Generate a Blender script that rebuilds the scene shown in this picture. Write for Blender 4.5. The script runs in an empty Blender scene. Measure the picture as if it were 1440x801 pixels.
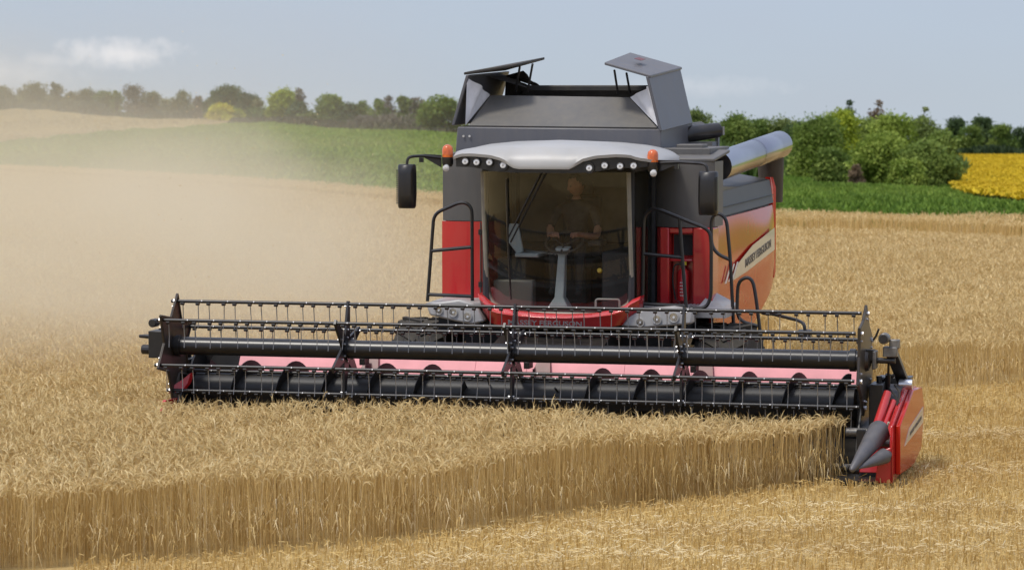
import bpy, bmesh, math, random
import numpy as np
from mathutils import Vector, Matrix

# ------------------------------------------------------------------ camera, sky, sun, exposure
SC = bpy.context.scene
F_PX, EYE, PITCH = 4340.0, 3.85, math.atan(280.5 / 4340.0)
cam = bpy.data.cameras.new('camera')
cam.sensor_width = 36.0
cam.lens = 36.0 * F_PX / 1440.0
cam.clip_start, cam.clip_end = 0.5, 20000.0
cam_o = bpy.data.objects.new('camera', cam)
SC.collection.objects.link(cam_o)
cam_o.location = (0, 0, EYE)
cam_o.rotation_euler = (math.radians(90) - PITCH, 0, 0)
SC.camera = cam_o
cam.dof.use_dof = True
cam.dof.focus_distance = 31.5
cam.dof.aperture_fstop = 4.0

SUN_EL, SUN_AZ = math.radians(60), math.radians(-132)     # azimuth clockwise from +Y
sd = Vector((math.sin(SUN_AZ) * math.cos(SUN_EL), math.cos(SUN_AZ) * math.cos(SUN_EL), math.sin(SUN_EL)))
sun = bpy.data.lights.new('sun', 'SUN')
sun.energy, sun.angle, sun.color = 1.5, math.radians(10), (1.0, 0.95, 0.86)
sun_o = bpy.data.objects.new('sun', sun)
SC.collection.objects.link(sun_o)
sun_o.rotation_euler = sd.to_track_quat('Z', 'Y').to_euler()
SC.view_settings.view_transform = 'Standard'
SC.view_settings.look = 'None'
SC.view_settings.exposure = 0.66
SC.cycles.volume_bounces = 2
SC.view_settings.gamma = 1.0


def nn(nt, kind, **kw):
    n = nt.nodes.new(kind)
    for k, v in kw.items():
        if k in n.inputs.keys() if isinstance(k, str) else False:
            n.inputs[k].default_value = v
        else:
            setattr(n, k, v)
    return n


def math_n(nt, op, a, b=None, c=None, clamp=False):
    n = nt.nodes.new('ShaderNodeMath')
    n.operation, n.use_clamp = op, clamp
    for i, v in enumerate((a, b, c)):
        if v is None:
            continue
        if isinstance(v, (int, float)):
            n.inputs[i].default_value = v
        else:
            nt.links.new(v, n.inputs[i])
    return n.outputs[0]


def mix_rgb(nt, fac, a, b, mode='MIX'):
    n = nt.nodes.new('ShaderNodeMix')
    n.data_type, n.blend_type = 'RGBA', mode
    for i, v in ((0, fac), (6, a), (7, b)):
        if isinstance(v, (int, float)):
            n.inputs[i].default_value = v
        elif isinstance(v, tuple):
            n.inputs[i].default_value = (*v, 1) if len(v) == 3 else v
        else:
            nt.links.new(v, n.inputs[i])
    return n.outputs[2]


W = bpy.data.worlds.new('World')
SC.world = W
W.use_nodes = True
wt = W.node_tree
wt.nodes.clear()
tc = wt.nodes.new('ShaderNodeTexCoord')
sep = wt.nodes.new('ShaderNodeSeparateXYZ')
wt.links.new(tc.outputs['Generated'], sep.inputs[0])
zc = math_n(wt, 'ADD', math_n(wt, 'MAXIMUM', sep.outputs[2], -0.004), 0.07)
cmb = wt.nodes.new('ShaderNodeCombineXYZ')
wt.links.new(sep.outputs[0], cmb.inputs[0]); wt.links.new(sep.outputs[1], cmb.inputs[1]); wt.links.new(zc, cmb.inputs[2])
nrm = nn(wt, 'ShaderNodeVectorMath', operation='NORMALIZE')
wt.links.new(cmb.outputs[0], nrm.inputs[0])
sky = wt.nodes.new('ShaderNodeTexSky')
sky.sky_type = 'NISHITA'
sky.sun_disc = False
sky.sun_elevation, sky.sun_rotation = SUN_EL, SUN_AZ
sky.air_density, sky.dust_density, sky.ozone_density = 1.0, 1.2, 2.0
wt.links.new(nrm.outputs[0], sky.inputs[0])
# clouds, laid out by direction on the sky: one small cumulus and faint veils
yy = math_n(wt, 'MAXIMUM', sep.outputs[1], 0.05)
u_ = math_n(wt, 'DIVIDE', sep.outputs[0], yy)
v_ = math_n(wt, 'DIVIDE', sep.outputs[2], yy)
cv = wt.nodes.new('ShaderNodeCombineXYZ')
wt.links.new(u_, cv.inputs[0]); wt.links.new(v_, cv.inputs[1])
n1 = nn(wt, 'ShaderNodeTexNoise'); n1.inputs['Scale'].default_value = 190; n1.inputs['Detail'].default_value = 6; n1.inputs['Roughness'].default_value = .55
wt.links.new(cv.outputs[0], n1.inputs['Vector'])
n2 = nn(wt, 'ShaderNodeTexNoise'); n2.inputs['Scale'].default_value = 14; n2.inputs['Detail'].default_value = 5
mp = wt.nodes.new('ShaderNodeMapping'); mp.inputs['Scale'].default_value = (1, 2.6, 1)
wt.links.new(cv.outputs[0], mp.inputs[0]); wt.links.new(mp.outputs[0], n2.inputs['Vector'])


def cloud_blob(uc, vc, ru, rv, amt):
    du = math_n(wt, 'DIVIDE', math_n(wt, 'SUBTRACT', u_, uc), ru)
    dv = math_n(wt, 'DIVIDE', math_n(wt, 'SUBTRACT', v_, vc), rv)
    d = math_n(wt, 'SQRT', math_n(wt, 'ADD', math_n(wt, 'MULTIPLY', du, du), math_n(wt, 'MULTIPLY', dv, dv)))
    d = math_n(wt, 'ADD', d, math_n(wt, 'MULTIPLY', math_n(wt, 'SUBTRACT', n1.outputs[0], .5), 1.5))
    s = math_n(wt, 'MULTIPLY', math_n(wt, 'SUBTRACT', 1.0, d), 1.05, clamp=True)
    return math_n(wt, 'MULTIPLY', s, amt)


cl = cloud_blob(-.1275, .0102, .0225, .0060, .66)
for args in ((-.150, .008, .012, .003, .3), (.06, -.0005, .035, .004, .16), (-.165, .004, .03, .006, .25)):
    cl = math_n(wt, 'MAXIMUM', cl, cloud_blob(*args))
veil = math_n(wt, 'MULTIPLY', math_n(wt, 'SUBTRACT', n2.outputs[0], .40), 1.3, clamp=True)
base = mix_rgb(wt, .74, sky.outputs[0], (2.02, 2.14, 2.62))
hz = mix_rgb(wt, math_n(wt, 'MULTIPLY', veil, .40), base, (2.4, 2.55, 2.95))
hz = mix_rgb(wt, cl, hz, (4.9, 4.8, 4.85))
hz = mix_rgb(wt, 1.0, hz, math_n(wt, 'ADD', 1.0, math_n(wt, 'MULTIPLY', math_n(wt, 'MAXIMUM', sep.outputs[2], 0.0), 1.1)), 'MULTIPLY')
bg = wt.nodes.new('ShaderNodeBackground')
bg.inputs['Strength'].default_value = 0.125
wt.links.new(hz, bg.inputs[0])
wo = wt.nodes.new('ShaderNodeOutputWorld')
wt.links.new(bg.outputs[0], wo.inputs[0])

# ------------------------------------------------------------------ helpers
random.seed(7)
RNG = np.random.default_rng(11)
COL = SC.collection
PSI = math.radians(14)
ORG = np.array([0.0, 31.0, 0.0])                              # ground under the middle of the reel
LX = np.array([math.cos(PSI), -math.sin(PSI), 0]); LY = np.array([math.sin(PSI), math.cos(PSI), 0])
CFW = np.array([0, math.cos(PITCH), -math.sin(PITCH)]); CUP = np.array([0, math.sin(PITCH), math.cos(PITCH)]); CRT = np.array([1.0, 0, 0])
CPO = np.array([0, 0, EYE])


def ray(x, y):
    return CFW + CRT * (x - 720) / F_PX + CUP * (400.5 - y) / F_PX


def fr(x, y, yl):
    """measured photo position -> (x, y, z) in the harvester's own frame, on the cross plane yl metres behind the reel axis"""
    d = ray(x, y); t = ((ORG - CPO) @ LY + yl) / (d @ LY); q = CPO + d * t - ORG
    return (float(q @ LX), yl, float(q[2]))


def fl(x, y, xl):
    """the same on the harvester's lengthwise plane xl metres right of its centre line"""
    d = ray(x, y); t = ((ORG - CPO) @ LX + xl) / (d @ LX); q = CPO + d * t - ORG
    return (xl, float(q @ LY), float(q[2]))


def to_local(X, Y):
    return X * LX[0] + (Y - 31) * LX[1], X * LY[0] + (Y - 31) * LY[1]


def tag(o, label=None, cat=None, group=None, kind=None):
    if label: o['label'] = label
    if cat: o['category'] = cat
    if group: o['group'] = group
    if kind: o['kind'] = kind
    return o


def empty(name, loc=(0, 0, 0), rz=0.0):
    o = bpy.data.objects.new(name, None)
    COL.objects.link(o)
    o.location = loc; o.rotation_euler = (0, 0, rz)
    o.empty_display_size = .2
    return o


def link(name, me, mats, parent=None, bevel=0.0):
    o = bpy.data.objects.new(name, me)
    COL.objects.link(o)
    for m in (mats if isinstance(mats, (list, tuple)) else [mats]):
        me.materials.append(m)
    if parent is not None: o.parent = parent
    if bevel:
        b = o.modifiers.new('bevel', 'BEVEL'); b.width = bevel; b.segments = 2; b.limit_method = 'ANGLE'; b.angle_limit = math.radians(35)
    return o


class MB:
    """collects verts and faces of one mesh"""
    def __init__(s): s.v, s.f, s.m, s.cur = [], [], [], 0
    def add(s, vs, fs):
        o = len(s.v); s.v += [tuple(p) for p in vs]
        for f in fs: s.f.append(tuple(i + o for i in f)); s.m.append(s.cur)
        return s
    def box(s, c, d, rot=None):
        x, y, z = d[0] / 2, d[1] / 2, d[2] / 2
        vs = [Vector((sx * x, sy * y, sz * z)) for sz in (-1, 1) for sy in (-1, 1) for sx in (-1, 1)]
        if rot is not None: vs = [rot @ p for p in vs]
        vs = [p + Vector(c) for p in vs]
        return s.add(vs, [(0, 2, 3, 1), (4, 5, 7, 6), (0, 1, 5, 4), (2, 6, 7, 3), (0, 4, 6, 2), (1, 3, 7, 5)])
    def bb(s, a, b):
        return s.box([(a[i] + b[i]) / 2 for i in range(3)], [abs(b[i] - a[i]) for i in range(3)])
    def plate(s, pts, off):
        """polygon pts thickened by vector off"""
        n = len(pts); off = Vector(off)
        vs = [Vector(p) for p in pts] + [Vector(p) + off for p in pts]
        fs = [tuple(range(n - 1, -1, -1)), tuple(range(n, 2 * n))] + [(i, (i + 1) % n, n + (i + 1) % n, n + i) for i in range(n)]
        return s.add(vs, fs)
    def loft(s, rings, cap=True, closed=True):
        n = len(rings[0]); vs = [p for r in rings for p in r]; fs = []
        for k in range(len(rings) - 1):
            for i in range(n if closed else n - 1):
                j = (i + 1) % n
                fs.append((k * n + i, k * n + j, (k + 1) * n + j, (k + 1) * n + i))
        if cap and closed:
            fs.append(tuple(range(n - 1, -1, -1))); fs.append(tuple((len(rings) - 1) * n + i for i in range(n)))
        return s.add(vs, fs)
    def tube(s, pts, r, n=8, cap=True):
        pts = [Vector(p) for p in pts]; rings = []; prev = None
        rr = r if isinstance(r, (list, tuple)) else [r] * len(pts)
        for i, p in enumerate(pts):
            t = (pts[min(i + 1, len(pts) - 1)] - pts[max(i - 1, 0)]).normalized()
            if prev is None:
                a = t.cross(Vector((0, 0, 1)))
                if a.length < .1: a = t.cross(Vector((1, 0, 0)))
            else:
                a = prev - t * prev.dot(t)
            a.normalize(); prev = a; b = t.cross(a)
            rings.append([p + (a * math.cos(2 * math.pi * k / n) + b * math.sin(2 * math.pi * k / n)) * rr[i] for k in range(n)])
        return s.loft(rings, cap)
    def lathe(s, c, axis, prof, n=16, cap=True):
        """prof: list of (distance along axis, radius)"""
        ax = Vector(axis).normalized(); a = ax.cross(Vector((0, 0, 1)))
        if a.length < .1: a = ax.cross(Vector((1, 0, 0)))
        a.normalize(); b = ax.cross(a); c = Vector(c)
        return s.loft([[c + ax * t + (a * math.cos(2 * math.pi * k / n) + b * math.sin(2 * math.pi * k / n)) * r for k in range(n)] for t, r in prof], cap)
    def build(s, name, mats, parent=None, smooth=40, bevel=0.0):
        me = bpy.data.meshes.new(name)
        me.from_pydata(s.v, [], s.f); me.update()
        bm = bmesh.new(); bm.from_mesh(me); bmesh.ops.recalc_face_normals(bm, faces=bm.faces); bm.to_mesh(me); bm.free()
        me.polygons.foreach_set('material_index', np.array(s.m, dtype=np.int32))
        if smooth:
            me.polygons.foreach_set('use_smooth', [True] * len(me.polygons))
            me.set_sharp_from_angle(angle=math.radians(smooth))
        return link(name, me, mats, parent, bevel)


def smooth_path(pts, r=.06, n=4):
    """round the corners of a polyline"""
    pts = [Vector(p) for p in pts]; out = [pts[0]]
    for i in range(1, len(pts) - 1):
        a, b, c = pts[i - 1], pts[i], pts[i + 1]
        ra = min(r, (a - b).length * .45); rc = min(r, (c - b).length * .45)
        p, q = b + (a - b).normalized() * ra, b + (c - b).normalized() * rc
        for k in range(n + 1):
            t = k / n; out.append(p * (1 - t) ** 2 + b * 2 * t * (1 - t) + q * t * t)
    return out + [pts[-1]]


def lettering(name, text, origin, xdir, up, size, mat, parent, extrude=.003, width=None, shear=0, upright=False):
    cu = bpy.data.curves.new(name, 'FONT'); cu.body = text; cu.size = size; cu.extrude = extrude; cu.shear = shear; cu.offset = size * .012
    tmp = bpy.data.objects.new('lettering_source', cu); COL.objects.link(tmp)
    bpy.context.view_layer.update()
    me = bpy.data.meshes.new_from_object(tmp.evaluated_get(bpy.context.evaluated_depsgraph_get()))
    bpy.data.objects.remove(tmp); bpy.data.curves.remove(cu)
    co = np.empty(len(me.vertices) * 3, dtype=np.float32); me.vertices.foreach_get('co', co); co = co.reshape(-1, 3)
    sx = (width / (co[:, 0].max() - co[:, 0].min())) if width else 1.0
    x = Vector(xdir).normalized(); u = Vector(up).normalized(); n = x.cross(u).normalized(); u = u if upright else n.cross(x)
    M = Matrix((x, u, n)).transposed()
    loc = np.array(origin)[None, :] + (co * np.array([sx, 1, 1])) @ np.array(M).T
    me.vertices.foreach_set('co', loc.astype(np.float32).ravel()); me.update()
    me.name = name
    return link(name, me, mat, parent)


def np_mesh(name, verts, quads, tris, mats, qmi=None, tmi=None, attrs=None, smooth=False):
    """big mesh from arrays"""
    me = bpy.data.meshes.new(name)
    nq, nt_ = len(quads), len(tris)
    me.vertices.add(len(verts)); me.vertices.foreach_set('co', np.ascontiguousarray(verts, dtype=np.float32).ravel())
    me.loops.add(nq * 4 + nt_ * 3)
    li = np.concatenate([np.asarray(quads, dtype=np.int32).ravel(), np.asarray(tris, dtype=np.int32).ravel()])
    me.loops.foreach_set('vertex_index', li)
    me.polygons.add(nq + nt_)
    me.polygons.foreach_set('loop_start', np.concatenate([np.arange(nq) * 4, nq * 4 + np.arange(nt_) * 3]).astype(np.int32))
    mi = np.concatenate([np.zeros(nq, np.int32) if qmi is None else qmi, np.zeros(nt_, np.int32) if tmi is None else tmi]).astype(np.int32)
    me.polygons.foreach_set('material_index', mi)
    if smooth: me.polygons.foreach_set('use_smooth', np.ones(nq + nt_, dtype=bool))
    for k, a in (attrs or {}).items():
        at_ = me.attributes.new(k, 'FLOAT', 'POINT'); at_.data.foreach_set('value', np.asarray(a, dtype=np.float32))
    me.update(calc_edges=True); me.validate()
    return link(name, me, mats)


# ------------------------------------------------------------------ materials
def mat(name, col, rough=.5, metal=0.0, var=.12, scale=6.0, bump=0.0, bscale=60.0, coat=0.0, dust=0.0, spec=.5, col2=None):
    m = bpy.data.materials.new(name); m.use_nodes = True
    nt = m.node_tree; b = nt.nodes['Principled BSDF']
    t = nt.nodes.new('ShaderNodeTexCoord')
    n = nt.nodes.new('ShaderNodeTexNoise'); n.inputs['Scale'].default_value = scale; n.inputs['Detail'].default_value = 5
    nt.links.new(t.outputs['Object'], n.inputs['Vector'])
    c2 = col2 or tuple(max(0, c * (1 - 2 * var)) for c in col)
    rmp = nt.nodes.new('ShaderNodeMapRange'); rmp.inputs[1].default_value = .3; rmp.inputs[2].default_value = .7
    nt.links.new(n.outputs[0], rmp.inputs[0])
    c = mix_rgb(nt, rmp.outputs[0], c2, col)
    if dust:
        g = nt.nodes.new('ShaderNodeNewGeometry'); sx = nt.nodes.new('ShaderNodeSeparateXYZ'); nt.links.new(g.outputs['Normal'], sx.inputs[0])
        n3 = nt.nodes.new('ShaderNodeTexNoise'); n3.inputs['Scale'].default_value = 9; n3.inputs['Detail'].default_value = 8; n3.inputs['Roughness'].default_value = .7
        mpp = nt.nodes.new('ShaderNodeMapping'); mpp.inputs['Scale'].default_value = (1, 1, .22); nt.links.new(t.outputs['Object'], mpp.inputs[0]); nt.links.new(mpp.outputs[0], n3.inputs['Vector'])
        k = math_n(nt, 'MULTIPLY', math_n(nt, 'ADD', math_n(nt, 'MULTIPLY', math_n(nt, 'MAXIMUM', sx.outputs[2], 0.0), .7), .3), dust)
        k = math_n(nt, 'MULTIPLY', k, math_n(nt, 'MULTIPLY', math_n(nt, 'SUBTRACT', n3.outputs[0], .25, clamp=True), 3.4), clamp=True)
        c = mix_rgb(nt, k, c, (.42, .34, .22))
        r = math_n(nt, 'ADD', math_n(nt, 'MULTIPLY', k, .5), rough, clamp=True)
        nt.links.new(r, b.inputs['Roughness'])
    else:
        b.inputs['Roughness'].default_value = rough
    nt.links.new(c, b.inputs['Base Color'])
    b.inputs['Metallic'].default_value = metal
    b.inputs['Specular IOR Level'].default_value = spec
    b.inputs['Coat Weight'].default_value = coat; b.inputs['Coat Roughness'].default_value = .06
    if bump:
        n4 = nt.nodes.new('ShaderNodeTexNoise'); n4.inputs['Scale'].default_value = bscale; n4.inputs['Detail'].default_value = 4
        nt.links.new(t.outputs['Object'], n4.inputs['Vector'])
        bp = nt.nodes.new('ShaderNodeBump'); bp.inputs['Strength'].default_value = bump; bp.inputs['Distance'].default_value = .02
        nt.links.new(n4.outputs[0], bp.inputs['Height']); nt.links.new(bp.outputs[0], b.inputs['Normal'])
    return m


def plant_mat(name, cols, rough=.7, patch=.25, patch_cols=None, trans=.25):
    """plant colour from the per-plant 'tone' attribute, with slow patches over the field"""
    m = bpy.data.materials.new(name); m.use_nodes = True
    nt = m.node_tree; b = nt.nodes['Principled BSDF']
    a = nt.nodes.new('ShaderNodeAttribute'); a.attribute_name = 'tone'
    rp = nt.nodes.new('ShaderNodeValToRGB')
    el = rp.color_ramp.elements
    for i, c in enumerate(cols):
        e = el[i] if i < 2 else el.new(1.0)
        e.color = (*c, 1)
    for i in range(len(cols)): el[i].position = i / (len(cols) - 1)
    for i, c in enumerate(cols): el[i].color = (*c, 1)
    nt.links.new(a.outputs['Fac'], rp.inputs[0])
    c = rp.outputs[0]
    if patch_cols:
        t = nt.nodes.new('ShaderNodeTexCoord'); n = nt.nodes.new('ShaderNodeTexNoise'); n.inputs['Scale'].default_value = patch; n.inputs['Detail'].default_value = 6
        nt.links.new(t.outputs['Object'], n.inputs['Vector'])
        mr = nt.nodes.new('ShaderNodeMapRange'); mr.inputs[1].default_value = .38; mr.inputs[2].default_value = .68
        nt.links.new(n.outputs[0], mr.inputs[0])
        c = mix_rgb(nt, math_n(nt, 'MULTIPLY', mr.outputs[0], .6), c, patch_cols)
    nt.links.new(c, b.inputs['Base Color'])
    b.inputs['Roughness'].default_value = rough
    b.inputs['Specular IOR Level'].default_value = .25
    if trans:
        tr = nt.nodes.new('ShaderNodeBsdfTranslucent'); nt.links.new(c, tr.inputs[0])
        ms = nt.nodes.new('ShaderNodeMixShader'); ms.inputs[0].default_value = trans
        nt.links.new(b.outputs[0], ms.inputs[1]); nt.links.new(tr.outputs[0], ms.inputs[2])
        nt.links.new(ms.outputs[0], nt.nodes['Material Output'].inputs[0])
    return m


M = {}
M['black'] = mat('black_paint', (.013, .013, .015), .34, 0, .2, 5, dust=.05)
M['tube'] = mat('black_gloss_paint', (.012, .012, .014), .30, 0, .2, 4, dust=.03)
M['augerpaint'] = mat('worn_black_paint', (.012, .012, .013), .45, 0, .25, 6, dust=.04)
M['steel'] = mat('spring_steel', (.36, .36, .37), .35, .8, .2, 20)
M['bolt'] = mat('zinc_bolts', (.75, .75, .76), .3, .8, .1, 30)
M['rubber'] = mat('tyre_rubber', (.020, .019, .018), .85, 0, .25, 8, bump=.3, dust=.10)
M['red'] = mat('red_paint', (.52, .012, .018), .24, 0, .06, 2.0, coat=.45, dust=.09)
M['redside'] = mat('red_side_paint', (.54, .020, .009), .11, 0, .06, 1.2, coat=.0, dust=.02, spec=.24)
M['pink'] = mat('worn_red_sheet_glare', (.88, .31, .34), .46, 0, .14, 2.6, dust=.10)  # pink base colour holds the sky glare on worn red paint
M['dark_red'] = mat('dark_red_paint', (.16, .01, .014), .4, 0, .2, 8, dust=.1)
M['grey'] = mat('dark_grey_panel', (.095, .092, .09), .5, 0, .08, 3, dust=.12)
M['bluegrey'] = mat('tank_panel', (.080, .083, .098), .38, 0, .06, 2, dust=.16)
M['hatch'] = mat('tank_flap', (.115, .112, .106), .6, 0, .06, 2, dust=.10)
M['canvas'] = mat('light_canvas', (.78, .77, .78), .8, 0, .10, 7, bump=.35, bscale=9)
M['silver'] = mat('silver_plastic', (.42, .41, .40), .42, 0, .08, 6, dust=.12)
M['roof'] = mat('roof_white', (.41, .405, .39), .4, 0, .06, 2, dust=.10)
M['metal'] = mat('bare_auger_metal', (.34, .345, .40), .22, 1.0, .06, 2, dust=.02)
M['galv'] = mat('galvanised', (.24, .235, .225), .45, .7, .25, 14, dust=.15)
M['cone'] = mat('grey_divider_plastic', (.085, .085, .095), .40, 0, .12, 8, dust=.10)
M['chrome'] = mat('lamp_reflector', (.85, .85, .85), .12, 1.0, .05, 10)
M['lens'] = mat('lamp_lens', (.80, .80, .80), .12, 0, .12, 40, coat=.8)
M['orange'] = mat('amber_beacon', (.75, .14, .01), .2, 0, .2, 30, coat=.8)
M['cream'] = mat('cream_stripe', (.62, .55, .42), .35, 0, .05, 3, coat=.4)
M['ink'] = mat('dark_lettering', (.12, .10, .085), .5, 0, .1, 9)
M['plate'] = mat('reel_end_sheet', (.045, .036, .030), .35, .2, .35, 5, dust=.12)
M['interior'] = mat('cab_interior', (.036, .037, .040), .75, 0, .2, 8)
M['tan_reflection'] = mat('cab_rear_tan_reflection', (.10, .095, .08), .8, 0, .2, 5)  # tan tone stands for the field reflected in the windscreen
M['console'] = mat('cab_light_plastic', (.34, .39, .42), .5, 0, .1, 5)
M['pillar'] = mat('windscreen_seal', (.30, .27, .21), .5, 0, .15, 8)
M['skin'] = mat('skin', (.42, .22, .15), .55, 0, .12, 14)
M['hair'] = mat('brown_hair', (.035, .02, .012), .7, 0, .3, 60)
M['shirt'] = mat('dark_shirt', (.06, .055, .055), .9, 0, .3, 14)
M['trousers'] = mat('work_trousers', (.025, .026, .03), .9, 0, .3, 14)
M['white'] = mat('white_decal', (.75, .72, .66), .4, 0, .05, 8)
M['yellow'] = mat('yellow_plastic', (.75, .52, .02), .4)
M['glosspanel'] = mat('gloss_dark_cover', (.042, .042, .042), .42, 0, .1, 2, coat=.0, dust=.06, spec=.3)
M['hatch_dark'] = mat('dark_rubber_sheet', (.03, .029, .028), .7, 0, .2, 4, dust=.12)
M['rubber_brown'] = mat('brown_rubber_spout', (.040, .030, .024), .6, 0, .2, 4, dust=.15)


def glass_mat(name, tint, refl):
    m = bpy.data.materials.new(name); m.use_nodes = True
    nt = m.node_tree; nt.nodes.clear()
    tr = nt.nodes.new('ShaderNodeBsdfTransparent'); tr.inputs[0].default_value = (*tint, 1)
    gl = nt.nodes.new('ShaderNodeBsdfGlossy'); gl.inputs['Roughness'].default_value = .02; gl.inputs[0].default_value = (1, 1, 1, 1)
    fz = nt.nodes.new('ShaderNodeFresnel'); fz.inputs[0].default_value = 1.5
    n = nt.nodes.new('ShaderNodeTexNoise'); n.inputs['Scale'].default_value = 5; n.inputs['Detail'].default_value = 6
    t = nt.nodes.new('ShaderNodeTexCoord'); nt.links.new(t.outputs['Object'], n.inputs['Vector'])
    df = nt.nodes.new('ShaderNodeBsdfDiffuse'); df.inputs[0].default_value = (.45, .38, .26, 1)
    f = math_n(nt, 'MULTIPLY', fz.outputs[0], refl, clamp=True)
    m1 = nt.nodes.new('ShaderNodeMixShader'); nt.links.new(f, m1.inputs[0]); nt.links.new(tr.outputs[0], m1.inputs[1]); nt.links.new(gl.outputs[0], m1.inputs[2])
    m2 = nt.nodes.new('ShaderNodeMixShader'); nt.links.new(math_n(nt, 'MULTIPLY', n.outputs[0], .03), m2.inputs[0])
    nt.links.new(m1.outputs[0], m2.inputs[1]); nt.links.new(df.outputs[0], m2.inputs[2])
    o = nt.nodes.new('ShaderNodeOutputMaterial'); nt.links.new(m2.outputs[0], o.inputs[0])
    return m


M['glass'] = glass_mat('windscreen_glass', (.86, .87, .82), 1.1)
M['sideglass'] = glass_mat('side_glass', (.45, .47, .45), .8)
M['ear'] = plant_mat('wheat_ears', [(.52, .385, .165), (.74, .59, .30), (.83, .69, .395), (.88, .77, .50)], .7, .35, (.70, .55, .27))
M['stem'] = plant_mat('wheat_straw', [(.28, .175, .06), (.56, .39, .15), (.72, .54, .235), (.88, .75, .47)], .55, .5, (.52, .36, .13))
M['awn'] = plant_mat('wheat_awns', [(.48, .30, .10), (.62, .43, .18), (.74, .58, .30)], .6)
M['stub'] = plant_mat('stubble_straw', [(.40, .25, .075), (.62, .44, .16), (.74, .56, .24), (.86, .74, .46)], .6, .45, (.46, .29, .09))
M['grass'] = plant_mat('meadow_grass', [(.12, .20, .022), (.18, .275, .03), (.25, .34, .045), (.34, .37, .09)], .7, .05, (.235, .28, .06))
M['grassr'] = plant_mat('lush_grass', [(.085, .16, .02), (.135, .23, .026), (.19, .29, .035), (.26, .34, .055)], .7, .08, (.12, .19, .03))
M['dry'] = plant_mat('dry_grass', [(.40, .30, .14), (.52, .42, .22), (.60, .50, .28)], .8)
M['bloom'] = plant_mat('yellow_bloom', [(.50, .33, .012), (.66, .455, .018), (.76, .56, .03)], .7, .04, (.55, .37, .018))
M['bloomleaf'] = plant_mat('crop_leaf', [(.05, .09, .015), (.09, .12, .02)], .7)


# ------------------------------------------------------------------ terrain
TPX = np.array([-900., 0., 340., 620., 1000., 1640.])
TCOL = [[(0, 0), (127, 0), (200, -.05), (360, .80), (420, -.4), (700, -9), (7000, -150)],
        [(0, 0), (127, 0), (200, -.07), (360, .78), (420, -.4), (700, -9), (7000, -150)],
        [(0, 0), (109, 0), (270, .37), (285, .34), (320, -.3), (700, -10), (7000, -150)],
        [(0, 0), (94, 0), (240, -.02), (300, -1), (420, -3.5), (700, -11), (7000, -155)],
        [(0, 0), (80, 0), (170, -1.83), (320, -3.85), (420, -6.6), (700, -14), (7000, -160)],
        [(0, 0), (77, 0), (170, -1.83), (320, -3.85), (420, -6.6), (700, -14), (7000, -160)]]


def ground_z(X, Y):
    X = np.asarray(X, float); Y = np.asarray(Y, float)
    Yp = np.maximum(Y, 1.0)
    px = np.clip(720 + F_PX * X / np.maximum(Yp, 20), -900, 1640)
    zs = np.stack([np.interp(Yp, [q[0] for q in c], [q[1] for q in c]) for c in TCOL])
    k = np.clip(np.searchsorted(TPX, px, side='right') - 1, 0, len(TPX) - 2)
    t = (px - TPX[k]) / (TPX[k + 1] - TPX[k]); t = t * t * (3 - 2 * t)
    flat = zs.reshape(len(TPX), -1); kk = k.ravel(); idx = np.arange(kk.size)
    z = flat[kk, idx] * (1 - t.ravel()) + flat[kk + 1, idx] * t.ravel()
    return np.where(Y.ravel() <= 60, 0, z).reshape(Y.shape)


def interp_px(px, tab):
    return np.interp(px, [a for a, _ in tab], [b for _, b in tab])


WHEAT_END = [(-400, 140), (0, 127.7), (350, 108.6), (620, 94), (1000, 83), (1110, 80.5), (1440, 77.5), (1800, 75)]
GREEN_END = [(-200, 196), (0, 200), (200, 238), (335, 272), (420, 268), (620, 240)]


def grid_sheet(name, xs, ys, mats, dz=0.0, keep=None):
    Xg, Yg = np.meshgrid(xs, ys); Z = ground_z(Xg, Yg) + dz
    nx, ny = len(xs), len(ys)
    v = np.stack([Xg.ravel(), Yg.ravel(), Z.ravel()], 1)
    i, j = np.meshgrid(np.arange(nx - 1), np.arange(ny - 1)); b = (j * nx + i).ravel()
    q = np.stack([b, b + 1, b + nx + 1, b + nx], 1)
    if keep is not None:
        c = v[q].mean(1); q = q[keep(c[:, 0], c[:, 1])]
    return np_mesh(name, v, q, np.zeros((0, 3), int), mats, smooth=True)


def soil_mat(name, c1, c2, c3, s1=.25, s2=9.0):
    m = bpy.data.materials.new(name); m.use_nodes = True
    nt = m.node_tree; b = nt.nodes['Principled BSDF']; t = nt.nodes.new('ShaderNodeTexCoord')
    a = nt.nodes.new('ShaderNodeTexNoise'); a.inputs['Scale'].default_value = s1; a.inputs['Detail'].default_value = 6
    d = nt.nodes.new('ShaderNodeTexNoise'); d.inputs['Scale'].default_value = s2; d.inputs['Detail'].default_value = 8; d.inputs['Roughness'].default_value = .7
    for n in (a, d): nt.links.new(t.outputs['Object'], n.inputs['Vector'])
    mr = nt.nodes.new('ShaderNodeMapRange'); mr.inputs[1].default_value = .35; mr.inputs[2].default_value = .65; nt.links.new(a.outputs[0], mr.inputs[0])
    mr2 = nt.nodes.new('ShaderNodeMapRange'); mr2.inputs[1].default_value = .35; mr2.inputs[2].default_value = .7; nt.links.new(d.outputs[0], mr2.inputs[0])
    c = mix_rgb(nt, mr2.outputs[0], mix_rgb(nt, mr.outputs[0], c1, c2), c3)
    nt.links.new(c, b.inputs['Base Color']); b.inputs['Roughness'].default_value = .95; b.inputs['Specular IOR Level'].default_value = .1
    bp = nt.nodes.new('ShaderNodeBump'); bp.inputs['Strength'].default_value = .6; bp.inputs['Distance'].default_value = .05
    nt.links.new(d.outputs[0], bp.inputs['Height']); nt.links.new(bp.outputs[0], b.inputs['Normal'])
    return m


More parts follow.
